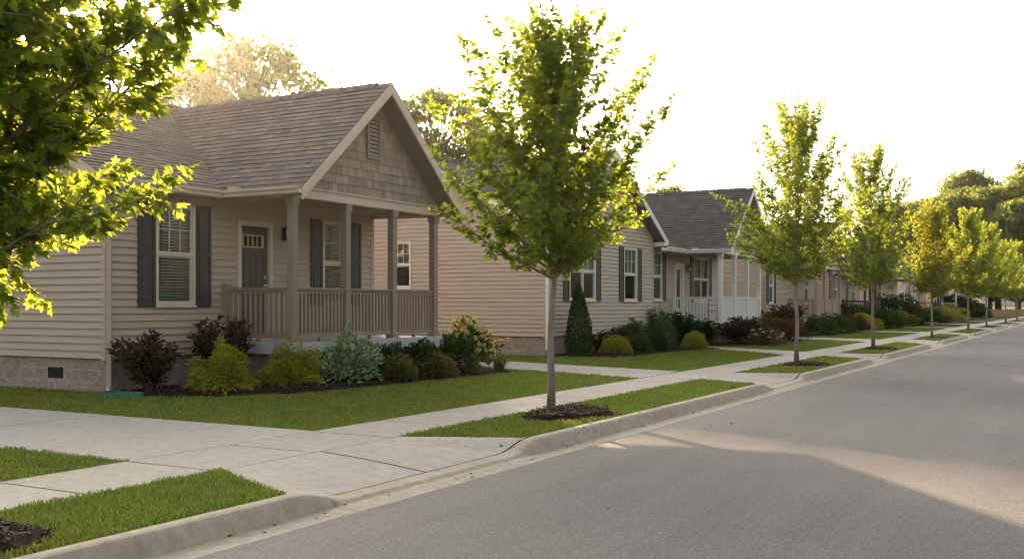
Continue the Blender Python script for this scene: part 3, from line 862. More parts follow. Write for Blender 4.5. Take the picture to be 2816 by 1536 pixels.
house('porch_house', 'taupe house nearest the camera with brown porch posts, charcoal shutters and a shingled gable', -13.7, 11.1, 18.1, 13.65, 18.05, -11.98,
      [('f', 12.08, 12.95, 1.40, 3.15, 'blind', 'LR', False), ('f', 16.39, 17.28, 1.40, 3.15, 'blind', 'LR', False)], 14.40, c1)
house('porch_house', 'beige house behind the slender maple with plain front gable and white screened porch', -13.4, 25.03, 41.3, 35.9, 40.8, -11.5,
      [('w', 26.45, 28.25, 1.55, 3.28, 'half', 'LR', True), ('w', 30.42, 31.52, 1.55, 3.28, 'half', 'LR', False), ('f', 33.75, 34.75, 1.58, 3.3, 'half', 'R', False),
       ('f', 38.1, 39.9, 1.58, 3.3, 'half', 'LR', True), ('s', -18.3, -17.5, 1.92, 3.3, 'half', '', False)],
      36.5, c2, wing=(33.0, -13.03, 6.17, .58), solid='screen', slope_p=.85, zap=5.85, seed=31)
house('porch_house', 'third house along the street with a tan screened porch beside a rusty shrub', -13.2, 47.3, 57.5, 51.9, 57.2, -11.75,
      [('f', 48.1, 48.95, 1.5, 3.2, 'half', 'LR', False), ('f', 55, 56, 1.5, 3.2, 'half', '', False)], 53.2, c3, solid='screentan', slope_p=.8, zap=5.7, seed=51, fine=False)
house('porch_house', 'fourth house along the street with a dark brown open porch railing', -13.2, 61.5, 70.0, 64.6, 69.6, -11.75,
      [('f', 62.4, 63.3, 1.5, 3.2, 'half', 'LR', False), ('f', 67.6, 68.5, 1.5, 3.2, 'half', '', False)], 66, c4, slope_p=.8, zap=5.7, seed=61, fine=False)
house('porch_house', 'fifth house along the street with a white porch and panelled white railing', -13.2, 74.0, 85.5, 79.4, 84.9, -11.75,
      [('f', 76.4, 77.3, 1.5, 3.2, 'half', 'LR', False), ('f', 82.6, 83.5, 1.5, 3.2, 'half', '', False)], 81, c2, solid='screen', slope_p=.8, zap=5.7, seed=71, fine=False)
house('porch_house', 'sixth house along the street with a brown porch mostly hidden by maples', -13.2, 91.0, 101.5, 95.4, 100.9, -11.75,
      [('f', 92.4, 93.3, 1.5, 3.2, 'half', 'LR', False)], 97, c4, slope_p=.8, zap=5.7, seed=81, fine=False)
house('porch_house', 'seventh house along the street with large white framed windows', -13.2, 108.0, 119.5, 113.4, 118.9, -11.75,
      [('f', 109.2, 111.8, 1.3, 3.2, 'half', '', True)], 115, c2, slope_p=.8, zap=5.7, seed=91, fine=False)
house('porch_house', 'farthest house of the row with a white corner post at the end of the street', -13.2, 128.0, 141, 134.4, 140.6, -11.0,
      [('f', 130.2, 132.8, 1.3, 3.2, 'half', '', True)], 137, c2, slope_p=.8, zap=5.7, seed=92, fine=False)
#PART2
# ------------------------------------------------------------------ ground, road, pavement
def sheet(name, polys, mat, kind='structure', thick=0):
    m = MB()
    for p in polys:
        if thick: m.prism([(q[0], q[1], (q[2] if len(q) > 2 else 0)-thick) for q in p], (0, 0, thick))
        else: m.poly(p)
    o = m.build(name, mat); o['kind'] = kind; return o

WX0, WX1 = -7.5, -6.4        # pavement
KX = -5.15                   # kerb back
YE = 150
sheet('ground', [[(-900, -300, -.32), (900, -300, -.32), (900, 1500, -.32), (-900, 1500, -.32)]], M['turf'])
# (walk end near, kerb end near, kerb end far, walk end far) of each parkway strip
STR = [(-6, -6, 5.75, 6.35), (8.92, 9.5, 18.0, 18.6), (20.8, 21.3, 28.0, 28.9), (30.9, 31.0, 39.3, 41.5), (45.0, 43.8, 52.2, 55.0),
       (57.6, 55.9, 66, 68), (71, 70, 80, 82), (85, 84, 95, 97), (100, 99, 110, 112), (115, 114, 126, 128), (131, 130, 148, 149.5)]
# driveways: polygon (x,y) beyond the pavement
DRV = [[(WX0, 6.3), (-40, 6.1), (-40, 8.7), (WX0, 8.86)],
       [(WX0, 18.3), (-10.6, 19.4), (-14, 20.3), (-24, 21.2), (-24, 23.6), (-12.5, 22.3), (WX0, 20.65)],
       [(WX0, 29.1), (-11.3, 32.7), (-11.35, 33.9), (WX0, 31.4)],
       [(WX0, 41.3), (-12.6, 44.6), (-20, 45), (-20, 46.6), (-12.6, 46.4), (WX0, 44.4)],
       [(WX0, 55.3), (-12.0, 58.4), (-20, 59), (-20, 60.6), (-12.6, 60.4), (WX0, 58)],
       [(WX0, 68.6), (-11.5, 71.2), (-20, 71.5), (-20, 73), (-12.6, 73), (WX0, 71.5)],
       [(WX0, 82), (-11.5, 86.8), (-20, 87), (-20, 89), (-12.6, 89), (WX0, 85.5)],
       [(WX0, 97), (-11.5, 103), (-20, 103), (-20, 105.5), (-12.6, 105.5), (WX0, 100.5)],
       [(WX0, 112), (-11.5, 121), (-20, 121), (-20, 124), (-12.6, 124), (WX0, 116)]]
lawn_sheet = sheet('lawn', [[(-900, -300, 0), (WX0, -300, 0), (WX0, 900, 0), (-900, 900, 0)]] +
      [[(6.2, -300, 0), (900, -300, 0), (900, 900, 0), (6.2, 900, 0)]], M['turf'])
sheet('parkway_strip', [[(WX1, a, 0), (KX-.004, b, 0), (KX-.004, c, 0), (WX1, d, 0)] for a, b, c, d in STR], M['turf'], thick=.25)
drv = MB(); G = .013
def slabs(m, poly, z=.012):
    m.prism([(x, y, z-.05) for x, y in poly], (0, 0, .05))
# first driveway in panels
for (xa, xb) in ((WX0-G, -10.9), (-10.9-2*G, -14.6), (-14.6-2*G, -18.4), (-18.4-2*G, -26)):
    slabs(drv, [(xa, 6.3), (xa, 8.86), (xb, 8.84), (xb, 6.28)][::1])
for p in DRV[1:]: slabs(drv, [(p[0][0]-G, p[0][1])]+p[1:-1]+[(p[-1][0]-G, p[-1][1])])
o = drv.build('driveway', M['walk']); o['kind'] = 'structure'
# pavement panels
m = MB(); y = 6.30-1.25*9
while y < 150:
    s = 1.25 if y < 60 else 5.
    m.box(WX0, WX1, y+G, y+s-G, -.04, .012); y += s
o = m.build('pavement', M['walk']); o['kind'] = 'structure'
# aprons between strips
def kfac(y):
    for (a, b, c, d), (a2, b2, c2, d2) in zip(STR[:-1], STR[1:]):
        if c < y < b2:
            if y < c+.6: return 1-(y-c)/.6
            if y > b2-.6: return (y-(b2-.6))/.6
            return 0
    return 1
def sm(t): return t*t*(3-2*t)
ap = MB()
for (a, b, c, d), (a2, b2, c2, d2) in zip(STR[:-1], STR[1:]):
    ym = (d+a2)/2; kb = (c+b2)/2
    def P(x, y, z): return (x, y, z)
    for (w0, k0, w1, k1) in ((d, c, ym-G, kb-G), (ym+G, kb+G, a2, b2)):
        q = len(ap.v); n = 14
        for i in range(n+1):
            t = i/n; yw_, yk = w0+(w1-w0)*t, k0+(k1-k0)*t; zt = -.085+.10*sm(kfac(yk))-.003
            for f in (0, .35, .7, 1): ap.v.append((WX1+G+(KX-.026-WX1-G)*f, yw_+(yk-yw_)*f, .012+(zt-.012)*(f**1.3)))
        for i in range(n):
            for j in range(3): k = q+i*4+j; ap.f.append((k, k+1, k+5, k+4))
o = ap.build('driveway_apron', M['walk']); o['kind'] = 'structure'
# kerb with drops at the driveways
kb = MB(); gtm = MB(); y = -6.
cuts = [6.08, 9.95]
while y < 150:
    nxt = min([c_ for c_ in cuts if c_ > y+.01]+[math.floor(y/3.05+1+1e-6)*3.05])
    ys = list(np.arange(y+.004, nxt-.004, .12 if y < 60 else .5))+[nxt-.004]
    k0 = len(kb.v)
    for yy in ys:
        k = sm(kfac(yy)); top = -.085+.10*k
        kb.v += [(KX, yy, -.3), (KX, yy, top), (KX+.02, yy, top+.006*k), (KX+.09, yy, top+.005*k-.004*(1-k)), (KX+.12, yy, top-.004*k-.006*(1-k)), (KX+.14, yy, top-.016*k-.008), (KX+.155, yy, top-.036*k-.010), (KX+.20, yy, -.118), (KX+.21, yy, -.3)]
    for i in range(len(ys)-1):
        for j in range(8): q = k0+i*9+j; kb.f.append((q, q+9, q+10, q+1))
    kb.f.append(tuple(range(k0, k0+9))); kb.f.append(tuple(range(k0+(len(ys)-1)*9+8, k0+(len(ys)-1)*9-1, -1)))
    gtm.prism([(KX+.19, y+.003, -.117), (KX+.43, y+.003, -.126), (KX+.43, nxt-.003, -.126), (KX+.19, nxt-.003, -.117)], (0, 0, -.15))
    y = nxt
o = kb.build('kerb', M['kerb'], smooth=False); o['kind'] = 'structure'
o = gtm.build('gutter', M['gutter']); o['kind'] = 'structure'
# road: slightly crowned grid with a ragged asphalt edge
rd = MB(); rg = random.Random(3)
ysr = list(np.arange(-8, 40, .07))+list(np.arange(40, 150, 1.))+[150, 400]
xs = [KX+.425, -3.6, -2.4, 0, 2.4, 4.9]
for yy in ysr:
    e = rg.uniform(-.007, .007)
    rd.v += [(KX+.425+e, yy, -.132), (KX+.44+e, yy, -.122)]+[(x, yy, -.12+.03*(1-((x)/5)**2)) for x in xs[1:]]
nn = len(xs)+1
for i in range(len(ysr)-1):
    for j in range(nn-1): q = i*nn+j; rd.f.append((q, q+1, q+nn+1, q+nn))
o = rd.build('road', M['asphalt'], smooth=True); o['kind'] = 'structure'
# sealed seam in the asphalt
sm_ = MB(); pts = []
for yy in np.arange(4, 60, .25): pts.append((-2.0+.015*math.sin(yy*1.7)+.008*math.sin(yy*4.1), yy))
for (x0, y0), (x1, y1) in zip(pts[:-1], pts[1:]):
    w = .0055+.003*math.sin(y0*3.3)
    zf_ = lambda x: -.12+.03*(1-(x/5)**2)+.0035
    sm_.poly([(x0-w, y0, zf_(x0)), (x0+w, y0, zf_(x0)), (x1+w, y1, zf_(x1)), (x1-w, y1, zf_(x1))])
M['seam'] = paint('tar_seam', (.06, .06, .062), .7, .2, 5, 60, .2, .002)
# far side of the street
o = sheet('far_kerb', [[(4.9, -30, 0), (5.1, -30, 0), (5.1, 150, 0), (4.9, 150, 0)]], M['kerb'], thick=.3)
o = sheet('far_pavement', [[(5.1, -30, .004), (6.2, -30, .004), (6.2, 150, .004), (5.1, 150, .004)]], M['walk'], thick=.1)

# ------------------------------------------------------------------ beds, mulch, grass
def inpoly(x, y, poly):
    c = np.zeros(len(x), bool); n = len(poly); j = n-1
    for i in range(n):
        xi, yi = poly[i][:2]; xj, yj = poly[j][:2]
        if yi != yj:
            c ^= ((yi > y) != (yj > y)) & (x < (xj-xi)*(y-yi)/(yj-yi)+xi)
        j = i
    return c
BEDS = [[(-13.72, 11.2), (-12.75, 10.85), (-11.6, 11.35), (-10.85, 12.4), (-10.65, 14.5), (-10.6, 16.4), (-10.45, 18.6), (-11.0, 19.2), (-12.6, 19.3), (-13.72, 18.7)],
        [(-13.05, 25.0), (-12.3, 24.9), (-11.1, 25.3), (-10.9, 27), (-10.85, 29.6), (-10.6, 31.5), (-10.4, 32.2), (-11.1, 32.9), (-13.4, 34), (-13.4, 27)],
        [(-13.4, 34.3), (-11.3, 34.0), (-10.0, 35.6), (-9.6, 37.5), (-9.7, 40), (-10.2, 42.4), (-13.4, 43)],
        [(-13.2, 47), (-11.6, 47.2), (-10.4, 49), (-10.3, 53), (-10.4, 57), (-13.2, 57.6)],
        [(-13.2, 61), (-11.2, 61.4), (-10.3, 63), (-10.2, 69), (-13.2, 70.6)],
        [(-13.2, 74), (-11.2, 74.4), (-10.3, 76), (-10.2, 85), (-13.2, 86)],
        [(-13.2, 91), (-11.2, 91.4), (-10.3, 93), (-10.2, 102), (-13.2, 103)]]
nr = np.random.default_rng(11)
FPOS = []
def mulch(poly, dens, name='mulch', zc=.05, size=.04):
    m = MB(); cx = sum(p[0] for p in poly)/len(poly); cy = sum(p[1] for p in poly)/len(poly)
    k = len(m.v)
    rim = [(x, y, .003) for x, y in poly]; inn = [(cx+(x-cx)*.82, cy+(y-cy)*.9, zc) for x, y in poly]
    n = len(poly)
    for i in range(n):
        j = (i+1) % n; m.poly([rim[i], rim[j], inn[j], inn[i]])
    m.poly(inn)
    o = m.build(name, M['mulch']); o['kind'] = 'stuff'; tag(o, None)
    xs_ = [p[0] for p in poly]; ys_ = [p[1] for p in poly]
    A = (max(xs_)-min(xs_))*(max(ys_)-min(ys_)); N = int(A*dens)
    x = nr.uniform(min(xs_), max(xs_), N); y = nr.uniform(min(ys_), max(ys_), N)
    ok = inpoly(x, y, poly); x = x[ok]; y = y[ok]; N = len(x)
    C = np.stack([x, y, nr.uniform(.01, .03, N)+zc*.8*inpoly(x, y, [(p[0], p[1]) for p in inn])], 1)
    T = nr.normal(0, 1, (N, 3))*[1, 1, .25]; Nn = nr.normal(0, .35, (N, 3))+[0, 0, 1]
    chip = tmpl([(0, -.13, 0), (1, -.1, .0), (.96, .12, .05), (.05, .16, .05)], [(0, 1, 2), (0, 2, 3)])
    V, F = leaves(C, T, Nn, nr.uniform(.4, 1.5, N)*size, chip)
    return o, V, F
def add_mulch(poly, dens, label=None, **k):
    o, V, F = mulch(poly, dens, **k)
    c = npmesh('bark_chips', V, F, M['chip'], o); c['kind'] = 'stuff'
    return o
for i, b in enumerate(BEDS):
    if i < 3: add_mulch(b, [1500, 700, 400][i], size=.05)
    else:
        m = MB(); m.poly([(x, y, .02) for x, y in b]); o = m.build('mulch', M['mulch']); o['kind'] = 'stuff'

TREES = [ (1516, None), ]
CAMF = 2820.
aa = math.atan((2995-1408)/CAMF)
def at(u, X):
    """Y on the ground line x = X seen at picture column u (camera at 0,0)"""
    s = (u-1408)/CAMF
    dx = -math.sin(aa)+s*math.cos(aa); dy = math.cos(aa)+s*math.sin(aa)
    return X/dx*dy
TX = -6.02
TY = [3.35]+[at(u, TX) for u in (1516, 2190, 2402, 2563, 2663, 2713, 2766, 2797)]
RINGS = []
for i, y in enumerate(TY):
    cx, cy, r = TX+.22, y+.05, .62
    poly = []
    for k in range(18):
        t = 2*PI*k/18; rr = r*(1+.12*math.sin(3*t+i)+.05*math.sin(7*t))
        poly.append((min(max(cx+.85*rr*math.cos(t), WX1+.02), KX-.01), cy+rr*1.25*math.sin(t)))
    RINGS.append(poly)
    if i < 4: add_mulch(poly, 2600 if i < 2 else 500, zc=.06)
    else:
        m = MB(); m.poly([(x, y_, .03) for x, y_ in poly]); o = m.build('mulch', M['mulch']); o['kind'] = 'stuff'

def grass(name, poly, excl=(), near=7000, hgt=.05, fade=True, label=None):
    """one tufted patch of grass blades inside poly (x,y), thinner and broader with distance"""
    xs_ = [p[0] for p in poly]; ys_ = [p[1] for p in poly]
    VV = []; FF = []; nv = 0
    y0 = min(ys_)
    step = 1.0
    while y0 < max(ys_):
        y1 = min(max(ys_), y0+step)
        x0 = min(xs_)
        while x0 < max(xs_):
            x1 = min(max(xs_), x0+step)
            cx, cy = (x0+x1)/2, (y0+y1)/2
            d = math.hypot(cx, cy)
            u = 1408+CAMF*(cx*math.cos(aa)+cy*math.sin(aa))/max(.1, -cx*math.sin(aa)+cy*math.cos(aa))
            vis = -160 < u < 3000 and (-cx*math.sin(aa)+cy*math.cos(aa)) > 1
            dens = near*(6.5/max(6.5, d))**1.55
            if not vis: dens *= .12
            wmul = max(1, d/8)**.75
            N = int(dens*(x1-x0)*(y1-y0))
            if N > 0:
                x = nr.uniform(x0, x1, N); y = nr.uniform(y0, y1, N)
                ok = inpoly(x, y, poly)
                for e in excl: ok &= ~inpoly(x, y, e)
                x = x[ok]; y = y[ok]; N = len(x)
                if N:
                    tuft = .72+.5*np.sin(x*7.3+2*np.sin(y*5.1))*np.sin(y*6.1+1.7*np.sin(x*4.3))*.5+.22*nr.random(N)
                    h = hgt*tuft*nr.uniform(.55, 1.3, N)
                    az = nr.uniform(0, 2*PI, N); ln = nr.uniform(.1, .9, N)
                    w = .0040*wmul*nr.uniform(.7, 1.3, N)
                    wa = az+PI/2+nr.normal(0, .5, N)
                    bx = np.cos(wa)*w; by = np.sin(wa)*w
                    b = np.stack([x, y, np.zeros(N)], 1)
                    side = np.stack([bx, by, np.zeros(N)], 1)
                    lean = np.stack([np.cos(az)*ln*h*.45, np.sin(az)*ln*h*.45, h*.6], 1)
                    tip = np.stack([np.cos(az)*ln*h*1.25, np.sin(az)*ln*h*1.25, h*(1.05-.35*ln)], 1)
                    V = np.stack([b-side, b+side, b+lean+side*.8, b+lean-side*.8, b+tip], 1).reshape(-1, 3)
                    i0 = (np.arange(N)*5+nv)[:, None]
                    FF.append((i0+np.array([[0, 1, 2]])));  FF.append(i0+np.array([[0, 2, 3]])); FF.append(i0+np.array([[3, 2, 4]]))
                    VV.append(V); nv += 5*N
            x0 = x1
        y0 = y1
    o = npmesh(name, np.concatenate(VV), np.concatenate(FF), M['grass'])
    o['kind'] = 'stuff'
    return o
def H(x0, x1, y0, y1): return [(x0, y0), (x1, y0), (x1, y1), (x0, y1)]
HX = [H(-23, -13.68, 11.06, 18.2), H(-23, -13.0, 24.95, 41.4)]
grass('grass', H(-14, WX0+.02, 1.5, 6.32), near=6500)
grass('grass', H(-20, WX0+.02, 8.84, 24.9), [DRV[1], BEDS[0], HX[0]], near=6500)
grass('grass', [(WX0, 20.7), (WX0, 29.05), (-11.3, 32.7), (-13.4, 33.5), (-20, 24.9), (-20, 23.9), (-12.5, 22.35)], [BEDS[1], HX[1]], near=6500)
grass('grass', [(WX0, 31.5), (WX0, 41.2), (-12.6, 44.6), (-12.6, 42), (-11.35, 34)], [BEDS[2]], near=6500)
grass('grass', [(WX0, 44.5), (WX0, 55.2), (-12.6, 58.4), (-12.6, 46.5)], [BEDS[3]], near=6500)
grass('grass', [(WX0, 58.1), (WX0, 68.5), (-11.6, 71.1), (-12.6, 60.5)], [BEDS[4]], near=6500)
for i, (a, b, c, d) in enumerate(STR[:6]):
    grass('grass', [(WX1-.015, max(a, 2.)-.01), (KX+.012, max(b, 2.)-.01), (KX+.012, c+.01), (WX1-.015, d+.01)], [RINGS[i]], near=7000)

# a few dropped leaves and grit along the gutter and pavement
N = 320; yy = nr.uniform(3, 40, N); xx = np.where(nr.random(N) < .6, nr.normal(KX+.27, .05, N), nr.uniform(-7.6, -1.5, N))
C = np.stack([xx, yy, np.where(xx > KX+.44, -.098, np.where(xx > KX+.19, -.114, .03))], 1)
V, F = leaves(C, nr.normal(0, 1, (N, 3))*[1, 1, .1], nr.normal(0, .15, (N, 3))+[0, 0, 1], nr.uniform(.012, .055, N), STAR)
o = npmesh('fallen_leaves', V, F, M['chip']); o['kind'] = 'stuff'

# ------------------------------------------------------------------ street trees
cfg = [  # seed, H, zb, R, nbr, leaf size, per, template
    (17, 6.8, 1.28, 2.08, 112, .078, 3, MAPLE),
    (4, 4.78, 1.70, 1.50, 60, .072, 3, MAPLE),
    (8, 5.85, 1.85, 1.62, 60, .078, 3, STAR),
    (15, 6.2, 1.9, 1.5, 54, .085, 3, STAR),
    (23, 5.6, 1.75, 1.3, 44, .105, 3, KITE),
    (31, 6.6, 1.9, 1.8, 56, .11, 3, KITE)]
labs = ['large leafy maple at the left edge of the frame, crown hanging over the lawn',
        'slender young maple in a mulch ring in front of the beige house gable',
        'young maple in front of the white screened porch, second from the near kerb mulch ring',
        'third full maple along the kerb, yellow green, right of the tan screened porch',
        'smaller golden yellow maple with a narrow crown before the fifth house',
        'dense rounded bright green maple behind the golden narrow one',
        'maple overlapping the dense bright green one on its right side',
        'maple near the end of the row with dark green crown and dark trunk',
        'last maple of the row, touching the right edge of the picture']
TM = []
for c in cfg:
    w, V, F, nl = street_tree(*c, r0=.052 if c[1] < 6 else .058, low=1.0 if c[0] == 17 else .9, spread=1.35 if c[0] == 17 else 1.)
    tr = mbmesh(w, 'trunk', M['bark']); cr = npmesh('crown', V, F, M['leafY'] if c[0] == 23 else M['leafA'], False)
    print('tree leaves', nl)
    TM.append((tr, cr))
use = [(0, 1, 1.09), (1, 1, 1), (2, 1, 1), (3, 1, 1), (4, 1, 1), (5, 1, 1), (5, .95, 1.0), (3, 1.2, 1.05), (5, 1.05, 1.08)]
for i, y in enumerate(TY):
    k, s1, s2 = use[i]
    plant_obj('street_tree', (TX, y, .03), [('trunk', TM[k][0]), ('crown', TM[k][1])], labs[i], 'tree', 'young maples planted along the kerb', (s1, s1, s2), i*1.3)

# ------------------------------------------------------------------ background trees
BM = []
for sd, H_, R_, zb, ncl, nper, ls in ((3, 12, 4.6, 3.4, 120, 105, .26), (5, 12, 4.0, 3.0, 110, 110, .26), (9, 24, 9, 4, 170, 110, .52), (14, 26, 10, 4, 180, 110, .55)):
    w, V, F = broad_tree(sd, H_, R_, zb, ncl, nper, ls, STAR)
    BM.append((mbmesh(w, 'trunk', M['branch']), npmesh('crown', V, F, M['leafB'], False)))
def dirxy(u, t):
    s = (u-1408)/CAMF
    return ((-math.sin(aa)+s*math.cos(aa))*t, (math.cos(aa)+s*math.sin(aa))*t)
bgt = [  # u, dist, variant, scale, label
    (700, 110, 0, 2.5, 'open crowned tree rising behind the ridge of the taupe house', 0),
    (530, 115, 1, 2.3, 'sun-glared tree behind the left end of the taupe house roof', 0),
    (1190, 105, 1, 1.95, 'loose leafy tree behind the gap between the two nearest houses', 0),
    (1340, 110, 0, 1.7, 'tree behind the slender maple and the beige house roof', 0),
    (1840, 95, 1, 1.03, 'small tree top just showing over the beige house roof ridge', 0),
    (2500, 190, 2, .86, 'rounded wood tree left of the tall one beyond the end of the row', 1),
    (2560, 200, 3, .86, 'broad rounded tree with yellowish top left of the tallest far tree', 1),
    (2665, 195, 3, 1.04, 'tallest far tree with an open crown against the sky', 1),
    (2745, 180, 2, .9, 'dark tree filling the gap right of the tallest far tree', 1),
    (2830, 170, 3, .86, 'dark rounded tree at the right edge beyond the row', 1),
    (2430, 175, 2, .72, 'low tree behind the third maple at the left of the far wood', 1),
    (2610, 150, 2, .74, 'low dense tree behind the golden narrow maple', 1),
    (2720, 150, 3, .72, 'low dark tree behind the overlapping maples near the street end', 1),
    (2465, 150, 3, .62, 'low dark tree under the left end of the far wood', 1),
    (2640, 165, 3, .78, 'dark middle tree filling the far wood below the tallest one', 1),
    (2850, 150, 3, .86, 'dark tree at the right edge behind the last maple', 1),
    (2800, 140, 2, .66, 'low dark tree beside the last maple at the street end', 1)]
for i, (u, t, k, s_, lb, far) in enumerate(bgt):
    x, y = dirxy(u, t)
    plant_obj('broadleaf_tree', (x, y, 0), [('trunk', BM[k][0]), ('crown', BM[k][1])], lb, 'tree', 'mature trees beyond the houses', (s_, s_, s_), i*2.1)
for i, (x, y, s_, lb) in enumerate([(-30, 33, .58, 'unseen tree added to block sun, behind the taupe house'), (-29, 53, .56, 'unseen tree added to block sun, behind the beige house'), (-27, 60, .52, 'second unseen tree added to block sun behind the beige house, farther along'), (-24.5, 46.5, .66, 'unseen tree added to block sun, close behind the gap after the beige house'), (-26, 25.8, .5, 'unseen tree added to block sun, close behind the gap after the taupe house')]):
    plant_obj('sun_blocker_tree', (x, y, 0), [('trunk', BM[i % 2][0]), ('crown', BM[i % 2][1])], lb, 'tree', 'unseen trees added to block sun behind the houses', (s_*1.3, s_*1.3, s_), i)  # added out of view to keep low sun off the north walls
# trees across the street, seen mirrored in the window panes
for i, (x, y, s_) in enumerate([(17, 4, .8), (19, 14, .9), (16, 24, .75), (21, 36, .9), (18, 50, .9)]):
    plant_obj('broadleaf_tree', (x, y, 0), [('trunk', BM[i % 2][0]), ('crown', BM[i % 2][1])], 'tree across the street mirrored in the window panes', 'tree', 'trees across the street', (s_, s_, s_), i*1.7)

# ------------------------------------------------------------------ shrubs
def shrub_mound(seed, n, size, mat, tm=OVAL, lump=.16, inner=.4, up=.3, flowers=None, nf=0, cone=0.):
    r_ = np.random.default_rng(seed)
    D = r_.normal(0, 1, (n, 3)); D /= np.linalg.norm(D, axis=1, keepdims=True)
    D[:, 2] = np.abs(D[:, 2])*1.0-.25*r_.random(n); D /= np.linalg.norm(D, axis=1, keepdims=True)
    ph = r_.uniform(0, 6, 6)
    def lum(D): return 1+lump*(np.sin(D[:, 0]*5+ph[0])*np.sin(D[:, 1]*5+ph[1])+.7*np.sin(D[:, 2]*7+ph[2]+D[:, 0]*4)+.5*np.sin(D[:, 1]*11+ph[3])*np.sin(D[:, 0]*10+ph[4]))
    rad = lum(D)*(1-inner*r_.random(n)**2.2)
    P = D*rad[:, None]
    zz = (P[:, 2]+.28)/1.28
    if cone: 
        k = 1-cone*np.clip(zz, 0, 1)
        P[:, 0] *= k; P[:, 1] *= k
    P = np.stack([P[:, 0]*.5, P[:, 1]*.5, np.maximum(zz, .0)], 1)
    T = D*.9+r_.normal(0, .45, (n, 3))+[0, 0, up]; N = r_.normal(0, .6, (n, 3))+D*.6+[0, 0, .4]
    V, F = leaves(P, T, N, size*r_.uniform(.6, 1.25, n), tm)
    st = MB(); rg = random.Random(seed)
    for i in range(14):
        az = i*2.4; rr = rg.uniform(.15, .42); zt = rg.uniform(.35, .8)
        st.tube([(.03*math.cos(az), .03*math.sin(az), 0), (rr*.5*math.cos(az), rr*.5*math.sin(az), zt*.5), (rr*math.cos(az), rr*math.sin(az), zt)], [.014, .010, .004], 4, False)
    out = [('stems', mbmesh(st, 'stems', M['branch'])), ('foliage', npmesh('foliage', V, F, mat, False))]
    if nf:
        D = r_.normal(0, 1, (nf, 3)); D[:, 2] = np.abs(D[:, 2]); D /= np.linalg.norm(D, axis=1, keepdims=True)
        P0 = D*(lum(D)*1.10)[:, None]; P0 = np.stack([P0[:, 0]*.5, P0[:, 1]*.5, (P0[:, 2]+.28)/1.28], 1)
        Pf = (P0[:, None, :]+r_.normal(0, .02, (nf, 14, 3))).reshape(-1, 3)
        m_ = len(Pf)
        V, F = leaves(Pf, r_.normal(0, 1, (m_, 3)), r_.normal(0, 1, (m_, 3)), r_.uniform(.04, .08, m_), STAR)
        out.append(('blossom', npmesh('blossom', V, F, flowers, False)))
    return out
def shrub_loose(seed, nst, per, size, mat, lean=.5):
    rg = random.Random(seed); st = MB(); C, T, N, S = [], [], [], []
    for i in range(nst):
        az = i*2.4+rg.uniform(-.5, .5); ln = lean*rg.uniform(.2, 1.); L = rg.uniform(.6, 1.02)
        p = Vector((.04*math.cos(az), .04*math.sin(az), 0)); d = Vector((math.cos(az)*ln, math.sin(az)*ln, 1)).normalized()
        path = [tuple(p)]
        for k in range(12):
            d = (d+Vector((rg.gauss(0, .10), rg.gauss(0, .10), .03))).normalized(); p = p+d*(L/12); path.append(tuple(p))
            if k > 1:
                for _ in range(per):
                    sd = Vector((rg.gauss(0, 1), rg.gauss(0, 1), rg.gauss(.3, .6))).normalized()
                    q = p+sd*rg.uniform(0, .11)*(1.3-k/14)
                    C.append(tuple(q)); T.append(tuple(sd+d*.5)); N.append((rg.gauss(0, .5), rg.gauss(0, .5), 1)); S.append(size*rg.uniform(.6, 1.3))
        st.tube(path, [.010-.0007*k for k in range(13)], 4, False)
    V, F = leaves(np.array(C), np.array(T), np.array(N), np.array(S), OVAL)
    return [('stems', mbmesh(st, 'stems', M['branch'])), ('foliage', npmesh('foliage', V, F, mat, False))]
def cone_shrub(seed, n, mat):
    r_ = np.random.default_rng(seed)
    z = r_.random(n)**1.15; az = r_.uniform(0, 2*PI, n)
    prof = np.where(z < .12, .42+z*.6, .5*(1-((z-.12)/.88)**1.6)**.9)
    rad = prof*(1+.07*np.sin(az*5+z*13)+.05*np.sin(az*9-z*21))*(1-.35*r_.random(n)**2)
    P = np.stack([np.cos(az)*rad, np.sin(az)*rad, z*1.02], 1)
    Dn = np.stack([np.cos(az), np.sin(az), np.zeros(n)], 1)
    T = np.array([0, 0, 1.])+Dn*.45+r_.normal(0, .25, (n, 3)); N = Dn+r_.normal(0, .5, (n, 3))
    V, F = leaves(P, T, N, .045*r_.uniform(.6, 1.3, n), OVAL)
    V[:, :2] *= 1
    st = MB(); st.tube([(0, 0, 0), (0, 0, .9)], [.03, .006], 6)
    return [('trunk', mbmesh(st, 'trunk', M['branch'])), ('crown', npmesh('crown', V, F, mat, False))]
